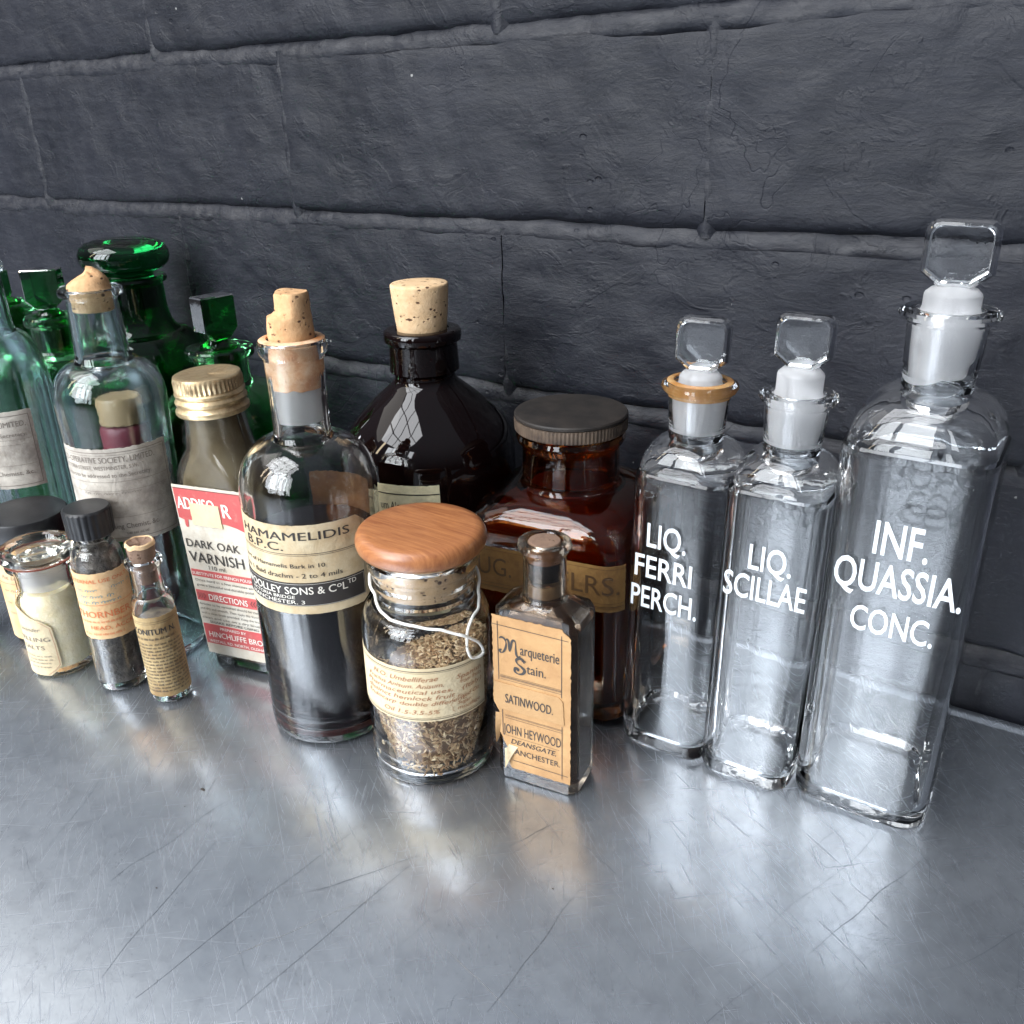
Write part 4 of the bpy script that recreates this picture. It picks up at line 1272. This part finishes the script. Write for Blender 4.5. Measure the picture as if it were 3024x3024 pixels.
loft('contents', [rr(hb - .0062, hb - .0062, .007, .0056), rr(hb - .0026, hb - .0026, .008, .009), rr(hb - .0026, hb - .0026, .008, .070), rr(hb - .006, hb - .006, .01, .0765), rr(.0166, .0166, 1, .0815), rr(.0155, .0155, 1, .086)], M['amber_fill'], t)


def knurl(n, amp, z0, z1):
    def f(r, a, z):
        k = 1 + (amp * math.sin(a * n) if z0 < z < z1 else 0)
        return (r * k * math.cos(a), r * k * math.sin(a), z)
    return f


cp = lathe('cap', [(.0186, .1078), (.0204, .1076), (.0210, .1080), (.0211, .1084), (.0212, .1122), (.0213, .1126)], M['cap_side'], t, 360, knurl(90, .010, .1081, .1125), angle=50)
lathe('cap_top', [(.0209, .1127), (.0213, .1130), (.0213, .1138), (.0209, .1143), (.0200, .1145), (.010, .1146), (.0005, .1146)], M['cap_dusty'], cp, 96)
F = flat_map(-hb)
RC = .0095


def rs_map(u, v, off=0.0):
    """front face, wrapping round the two vertical corners"""
    lim = hb - RC
    if abs(u) <= lim: return (u, -hb - off, v)
    s_ = 1 if u > 0 else -1; a = min((abs(u) - lim) / RC, PI / 2)
    return (s_ * (lim + (RC + off) * math.sin(a)), -(hb - RC) - (RC + off) * math.cos(a), v)


lab = label_patch('label', rs_map, -.034, [(.0505, .0335), (.070, .0335)], .0505, .0690, M['paper_amber'], t, 60, 16, jag=.0003, seed=61)
P_ = Print(rs_map, .0004)
P_.text('FLRS.', .0080, .0310, .0575, .0078, .0)
for v in (.0540, .0526, .0520, .0678): P_.line(-.033, v, .033, v, .0003 if v == .0526 else .00014, 40)
P_.build('lettering', M['ink_gold'], lab)
P_ = Print(rs_map, .0004); P_.text('PUG.', -.0290, -.0110, .0575, .0078, .0); P_.build('lettering', M['ink_gold'], lab)

# ------------------------------------------------------------------ green bottles
def green_square_stoppered(name, label, x, y, r_b, z_sh, z_nb, r_n, z_c, r_c, head_w, head_h, head_t, head_yaw, zh, lean=0.0, ribs=0, contents=None):
    t = thing(name, label, 'bottle', (x, y), 0, lean, 'green bottles with square stoppers')
    fn = None
    if ribs:
        def fn(r, a, z):
            k = 1 + (.018 * abs(math.sin(a * ribs / 2)) if (.004 < z < z_sh and r > r_b - .002) else 0)
            return (r * k * math.cos(a), r * k * math.sin(a), z)
    out = [(r_b - .003, 0), (r_b, .003), (r_b, z_sh * .3), (r_b, z_sh * .7), (r_b, z_sh)] + arc(r_b, z_sh + .0002, r_n + .001, z_nb, 8, True) + [(r_n, z_nb + .0012), (r_n, z_c - .0058), (r_n + .0006, z_c - .0050), (r_c - .0004, z_c - .0046), (r_c, z_c - .004), (r_c, z_c - .0012), (r_c - .0006, z_c - .0003), (r_c - .002, z_c), (r_n * .8, z_c - .0002)]
    inn = [(r_n * .72, z_c - .001), (r_n * .70, z_nb)] + list(reversed(arc(r_b - .002, z_sh - .001, r_n * .8, z_nb - .003, 6))) + [(r_b - .002, .006), (r_b - .005, .004), (.002, .005)]
    vessel('glass_body', out, inn, M['green_body'], t, 144 if ribs else 72, fn)
    s_ = lathe('stopper', [(r_n * .5, z_nb + .001), (r_n * .62, z_nb + .0015), (r_n * .67, z_c), (r_n * .66, z_c + .0008), (r_n * .5, z_c + .0018), (r_n * .30, zh + .0004)], M['green'], t, 48)
    glass_head('stopper_head', s_, zh, head_w, head_h, head_t, M['green'], head_w * .22, head_yaw, None, .05, True)
    return t


green_square_stoppered('green_bottle', 'ribbed green poison bottle with square glass stopper, left of the corked aqua bottle', -.435, -.090, .0175, .098, .1135, .0100, .1315, .0124, .0170, .0190, .0095, R(42), .1345, .012, 30)
green_square_stoppered('green_bottle', 'wide green bottle with turned square stopper, behind the gold-capped varnish bottle', -.352, -.058, .0330, .080, .1000, .0128, .1180, .0160, .0180, .0205, .0100, R(84), .1215, .008, 44)
green_square_stoppered('green_bottle', 'green bottle at the left edge, only its collar and neck in view', -.511, -.070, .0230, .090, .106, .0120, .1275, .0165, .0095, .015, .008, R(60), .1300, .012, 36)

gx, gy = -.4432, -.037
t = thing('green_bottle', 'largest dark green bottle with a round mushroom stopper, against the wall', 'bottle', (gx, gy), 0, .006)
out = [(.030, 0), (.034, .003), (.0345, .03), (.0345, .090)] + arc(.0345, .0905, .0225, .1125, 8, True) + [(.0200, .1150), (.0186, .1180), (.0178, .1215), (.0173, .1260), (.0172, .1370), (.0178, .1378), (.0193, .1384), (.0198, .1396), (.0193, .1410), (.0185, .1416), (.0150, .1418)]
inn = [(.0135, .141), (.0135, .120), (.018, .112), (.0310, .095), (.0320, .05), (.0320, .008), (.028, .005), (.002, .006)]
vessel('glass_body', out, inn, M['green_dark'], t)
lathe('stopper', [(.0110, .1250), (.0128, .1252), (.0131, .1425), (.0150, .1440), (.0195, .1456), (.0220, .1480), (.0230, .1510), (.0228, .1540), (.0214, .1568), (.0185, .1590), (.0140, .1603), (.0080, .1608), (.0005, .1609)], M['green_stopper'], t, 84)

# ------------------------------------------------------------------ ribbed aqua bottle at the left edge
qx, qy, RQ = -.4234, -.126, .0195
t = thing('aqua_bottle', 'ribbed blue-aqua bottle with an aged white label, cut by the left edge', 'bottle', (qx, qy), 0, .012)


def ribs(r, a, z):
    k = 1.0
    d = (a - facing(qx, qy) + PI) % (2 * PI) - PI
    if .004 < z < .107 and abs(d) > .55 and r > .017: k = 1 + .022 * abs(math.sin(a * 15))
    return (r * k * math.cos(a), r * k * math.sin(a), z)


out = [(.0150, .0), (.0185, .001), (RQ, .004), (RQ, .03), (RQ, .06), (RQ, .09), (RQ, .1075)] + arc(RQ, .1080, .0105, .1330, 11, True) + [(.0098, .1345), (.0094, .140), (.0092, .158), (.0112, .1595), (.0112, .163), (.008, .164)]
inn = [(.0074, .163), (.0074, .136)] + list(reversed(arc(RQ - .0018, .1070, .0085, .1315, 8))) + [(RQ - .0018, .05), (RQ - .0018, .008), (.012, .004), (.002, .006)]
vessel('glass_body', refit(out, 1.0193, 0.0042), refit(inn, 1.0193, 0.0042), M['aqua_deep'], t, 150, ribs)
F = refit_map(cyl_map(RQ * 1.0193, facing(qx, qy)), 1.0193, 0.0042)
lab = label_patch('label', F, -.020, .0078, .0655, .1015, M['paper_grey'], t, 26, 24, jag=.0004, seed=71)
P_ = Print(F, .0004)
P_.line(-.02, .0995, .0062, .0995, .00028); P_.line(.0062, .0670, .0062, .0995, .00028); P_.line(-.02, .0670, .0062, .0670, .00028)
P_.text('SOCIETY, LIMITED,', -.020, .0044, .0945, .0026, -.004); P_.text('Secretary.', -.007, .0040, .0900, .0018, 0); P_.line(-.02, .0885, .0056, .0885, .0001); P_.line(-.02, .0862, .0030, .0862, .0001)
P_.line(-.02, .0765, .0056, .0765, .00012); P_.text('Chemist, &c.', -.012, .0036, .0718, .0022, 0)
P_.build('lettering', M['ink_faint'], lab)

# ------------------------------------------------------------------ little red bottle seen through the aqua one
t = thing('small_bottle', 'small burgundy bottle with cream cap, seen only through the corked aqua bottle', 'bottle', (-.3700, -.1030), 0, .01)
lathe('body', [(.011, 0), (.0125, .001), (.0128, .004), (.0128, .085)] + arc(.0128, .0855, .0105, .0925, 5, True), M['burgundy'], t, 48)
lathe('cap', [(.0110, .0930), (.0116, .0935), (.0116, .1045), (.0108, .1060), (.001, .1064)], M['cream_cap'], t, 48)

# ------------------------------------------------------------------ black-capped labelled jar
kx, ky, RK = -.3860, -.1500, .0155
t = thing('capped_jar', 'jar with broad flat black lid and orange-cream label, behind the cream jar', 'jar', (kx, ky), 0, .012)
out = [(.0125, 0), (.0148, .001), (RK, .004), (RK, .03), (RK, .050)] + arc(RK, .0505, .0140, .0570, 6, True) + [(.0140, .0600)]
inn = [(.0125, .0595), (.0125, .056), (RK - .0015, .049), (RK - .0015, .006), (.010, .004), (.002, .005)]
vessel('glass_body', refit(out, 1.045, 0.0098), refit(inn, 1.045, 0.0098), M['clear_old'], t, 64)
lathe('contents', refit([(.002, .0052), (.0100, .0043), (RK - .0018, .0062), (RK - .0018, .048), (.011, .052)], 1.045, 0.0098), mat_simple('tan_powder', (0.50, 0.28, 0.16), .7), t, 40)
cp = lathe('cap', refit([(.0150, .0575), (.0165, .0577), (.0167, .0585), (.0167, .0665), (.0163, .0672), (.0140, .0675), (.0005, .0675)], 1.045, 0.0098), M['bakelite'], t, 84)
F = refit_map(cyl_map(RK * 1.045, facing(kx, ky)), 1.045, 0.0098)
lab = label_patch('label', F, -.022, [(.0125, .004), (.040, .006), (.048, .002)], .0125, .0485, M['paper_orange'], t, 26, 20, jag=.0003, seed=81)
P_ = Print(F, .0004); P_.text('Pot. Led', -.0170, -.0090, .0420, .0020, 0, .3); P_.line(-.022, .0400, -.0085, .0400, .0002); P_.script(-.018, -.006, .0360, .0016, .00014, 3); P_.script(-.018, -.006, .0300, .0016, .00014, 4); P_.script(-.018, -.006, .0250, .0016, .00014, 6)
P_.build('lettering', M['ink_faint'], lab)

# ------------------------------------------------------------------ yellow jar, only its edge in view
t = thing('powder_jar', 'yellow-filled glass jar just showing at the left edge', 'jar', (-.4180, -.1740), 0, 0)
vessel('glass_body', [(.010, 0), (.0118, .002), (.012, .02), (.012, .032), (.0105, .036), (.0105, .040)], [(.0092, .0395), (.0095, .035), (.0106, .030), (.0106, .004), (.002, .004)], M['clear_old'], t, 48)
lathe('contents', [(.002, .0042), (.0100, .0043), (.0103, .006), (.0103, .029), (.002, .030)], M['yellow_fill'], t, 40)
lathe('lid', [(.0108, .0392), (.0118, .0395), (.0118, .0450), (.011, .0458), (.001, .046)], M['bakelite'], t, 48)

# ------------------------------------------------------------------ cream smelling salts jar
cx_, cy_, RL = -.3547, -.1645, .0120
t = thing('salts_jar', 'small jar of cream crystals with flat glass stopper and shaped Smelling Salts label', 'jar', (cx_, cy_), 0, .020)
out = [(.0088, .0003), (.0106, 0), (.0117, .001), (RL, .003), (RL, .02), (RL, .0405)] + arc(RL, .0410, .0106, .0482, 7, True) + [(.0102, .0495), (.0102, .0570), (.0110, .0582), (.0126, .0590), (.0128, .0602), (.0122, .0610), (.0100, .0611)]
inn = [(.0086, .0605), (.0084, .0500)] + list(reversed(arc(RL - .0013, .0400, .0090, .0470, 5))) + [(RL - .0013, .02), (RL - .0013, .0048), (.007, .0030), (.001, .0036)]
vessel('glass_body', refit(out, 1.0622, 0.0136), refit(inn, 1.0622, 0.0136), glass('thin_clear_glass', (.999, .996, .985), 0, .3, .08, 1.18).m, t, 72)
lathe('crystals', refit([(.001, .0038), (.007, .0032), (RL - .0010, .0050), (RL - .0010, .030), (RL - .0010, .0395), (.0097, .0455), (.0082, .0480), (.006, .0485), (.0005, .0486)], 1.0622, 0.0136), M['cream_fill'], t, 84,
      lambda r, a, z: ((r + .00015 * noise.noise(Vector((math.cos(a) * 9, math.sin(a) * 9, z * 700))) * (z > .006)) * math.cos(a), (r + .00015 * noise.noise(Vector((math.cos(a) * 9, math.sin(a) * 9, z * 700))) * (z > .006)) * math.sin(a), z))
lathe('ground_neck', refit([(.0078, .0497), (.0083, .0498), (.0084, .0585), (.0078, .0586)], 1.0622, 0.0136), M['frost'], t, 48)
s_ = lathe('stopper', refit([(.0050, .0520), (.0074, .0522), (.0077, .0605), (.0084, .0615), (.0128, .0622), (.0142, .0634), (.0146, .0650), (.0142, .0664), (.0128, .0672), (.0108, .0674), (.0098, .0668), (.0090, .0652), (.0070, .0642), (.0005, .0640)], 1.0622, 0.0136), glass('yellowed_glass', (.97, .95, .84), .02, .4, .12).m, t, 84)
lathe('seal', refit([(.0120, .06115), (.0127, .0612), (.0128, .0616), (.0121, .0617)], 1.0622, 0.0136), mat_simple('dried_red_seal', (.22, .05, .03), .5), t, 56)
F = refit_map(cyl_map(RL * 1.0622, facing(cx_, cy_)), 1.0622, 0.0136)
lab = label_patch('label', F, -.024, [(.0140, -.0060), (.0160, -.0035), (.0185, -.0012), (.0280, -.0014), (.0360, -.0020), (.0385, -.0045), (.0405, -.0090), (.0430, -.0130), (.0450, -.0170)], .0140, .0440, M['paper_jar'], t, 22, 34, jag=.0001, seed=91)
P_ = Print(F, .0004)
P_.text('Lavender', -.0165, -.0065, .0345, .0018, 0, .35); P_.text('SMELLING', -.0205, -.0034, .0300, .0019, 0); P_.text('SALTS', -.0160, -.0060, .0262, .0019, 0)
P_.fine(-.017, -.004, .0228, .0007, 3); P_.fine(-.016, -.004, .0212, .0007, 4); P_.fine(-.016, -.005, .0196, .0007, 5); P_.fine(-.014, -.005, .0178, .0007, 6)
P_.build('lettering', M['ink_faint'], lab)
P_ = Print(F, .00042); P_.stroke([(-.0070, .0145), (-.0040, .0165), (-.0019, .0188), (-.0021, .0280), (-.0027, .0358), (-.0052, .0382), (-.0096, .0400)], .00016); P_.build('ruled_border', mat_simple('red_brown_line', (.45, .20, .12), .6), lab)

# ------------------------------------------------------------------ charcoal bottle
dx_, dy_, RD = -.3198, -.1592, .0095
t = thing('charcoal_bottle', 'small round bottle of charcoal powder with black screw cap and orange-printed label', 'bottle', (dx_, dy_), 0, .014)
out = [(.0068, .0003), (.0082, 0), (.0091, .001), (RD, .003), (RD, .03), (RD, .0620)] + arc(RD, .0625, .0068, .0722, 8, True) + [(.0062, .0732), (.0061, .0745), (.0068, .0752), (.0060, .0760), (.0060, .080)]
inn = [(.0050, .0795), (.0050, .0730)] + list(reversed(arc(RD - .0012, .0615, .0056, .0710, 6))) + [(RD - .0012, .03), (RD - .0012, .0042), (.005, .0026), (.001, .0036)]
vessel('glass_body', refit(out, 1.0546, 0.0119), refit(inn, 1.0546, 0.0119), M['clear_old'], t, 72)
lathe('charcoal', refit([(.001, .0038), (.005, .0030), (RD - .0016, .0046), (RD - .0016, .03), (RD - .0015, .0615), (.0072, .0670), (.0054, .0705), (.001, .0712)], 1.0546, 0.0119), M['char_fill'], t, 56)


def flat8(r, a, z):
    k = 1 + (.030 * abs(math.sin(a * 11)) if .0695 < z < .0797 else 0)
    return (r * k * math.cos(a), r * k * math.sin(a), z)


lathe('cap', refit([(.0064, .0768), (.0080, .0768), (.0082, .0773), (.0084, .0866), (.0083, .0871), (.0078, .0875), (.001, .0876)], 1.0546, 0.0119), M['bakelite'], t, 176, flat8, angle=24)
F = refit_map(cyl_map(RD * 1.0546, facing(dx_, dy_)), 1.0546, 0.0119)
lab = label_patch('label', F, -.0155, .0140, .0360, .0640, M['paper_orange'], t, 34, 20, jag=.0004, seed=95)
P_ = Print(F, .0004)
P_.text('EXTERNAL USE ONLY', -.0140, .0098, .0602, .0016, .01); P_.line(-.0155, .0508, .014, .0508, .0002, 24)
P_.text('THORNBER', -.0135, .0082, .0455, .0028, .014); P_.fine(-.0135, .009, .0432, .0010, 3); P_.text('HEAD, ACCRI', -.0080, .0090, .0402, .0017, .008); P_.fine(-.0120, .004, .0378, .0010, 9)
P_.build('lettering', M['ink_orange'], lab)
P_ = Print(F, .00042)
P_.script(-.0120, -.003, .0565, .0022, .00018, 12); P_.script(.002, .010, .0570, .0026, .00014, 15); P_.script(-.0100, .003, .0540, .0016, .00016, 13); P_.script(-.0090, .005, .0515, .0020, .00018, 14)
P_.build('handwriting', M['ink_blue'], lab)

# ------------------------------------------------------------------ tiny vial
wx, wy, RW = -.2934, -.1550, .0076
t = thing('vial', 'tiny corked vial with browned label, frontmost thing at the left', 'vial', (wx, wy), 0, -.004)
out = [(.0055, .0003), (.0066, 0), (.0073, .0008), (RW, .0025), (RW, .02), (RW, .0500)] + arc(RW, .0503, .0060, .0548, 6, True) + [(.0056, .0560), (.0053, .0600), (.0052, .0655), (.0058, .0664), (.0067, .0672), (.0069, .0683), (.0066, .0692), (.0056, .0695)]
inn = [(.0042, .0690), (.0040, .0570), (.0046, .0545), (RW - .0010, .0495), (RW - .0010, .0200), (RW - .0010, .0040), (.004, .0026), (.001, .0036)]
vessel('glass_body', refit(out, 1.0454, 0.0099), refit(inn, 1.0454, 0.0099), M['clear_old'], t, 64)
lathe('powder', refit([(.001, .0038), (.0040, .0030), (RW - .0014, .0044), (RW - .0014, .0460), (.001, .0470)], 1.0454, 0.0099), mat_simple('grey_powder', (.12, .10, .09), .7, var=(200, (.28, .24, .18))), t, 40)
lathe('cork', refit([(.0034, .0600), (.0039, .0602), (.0041, .0690), (.0047, .0702), (.0050, .0735), (.0051, .0756), (.0046, .0763), (.0036, .0756), (.0005, .0754)], 1.0454, 0.0099), M['cork_dark'], t, 48, lambda r, a, z: (r * math.cos(a), r * math.sin(a), z + (.0008 * noise.noise(Vector((math.cos(a) * 2, math.sin(a) * 2, 0))) if z > .0676 else 0)), angle=40)
lathe('cork_edge', refit([(.00515, .0748), (.0054, .0750), (.0052, .0762), (.0047, .0766), (.0044, .0762), (.00505, .0754)], 1.0454, 0.0099), M['cork'], bpy.data.objects['vial'].children[-1], 40, lambda r, a, z: (r * math.cos(a), r * math.sin(a), z + .0006 * noise.noise(Vector((math.cos(a) * 2, math.sin(a) * 2, 0)))))
F = refit_map(cyl_map(RW * 1.0454, facing(wx, wy)), 1.0454, 0.0099)
lab = label_patch('label', F, -.0150, .0105, .0130, .0480, M['paper_vial'], t, 34, 24, jag=.0003, seed=99)
P_ = Print(F, .0004)
P_.line(-.0150, .0462, .0105, .0462, .0001, 24); P_.line(-.0150, .0454, .0105, .0454, .0001, 24)
P_.text('ACONITUM N.', -.0125, .0062, .0408, .0026, .022); P_.fine(-.012, .006, .0385, .0010, 1)
for i in range(15): P_.fine(-.0125, .0085, .0362 - .0015 * i, .0008, 20 + i)
P_.build('lettering', M['ink'], lab)
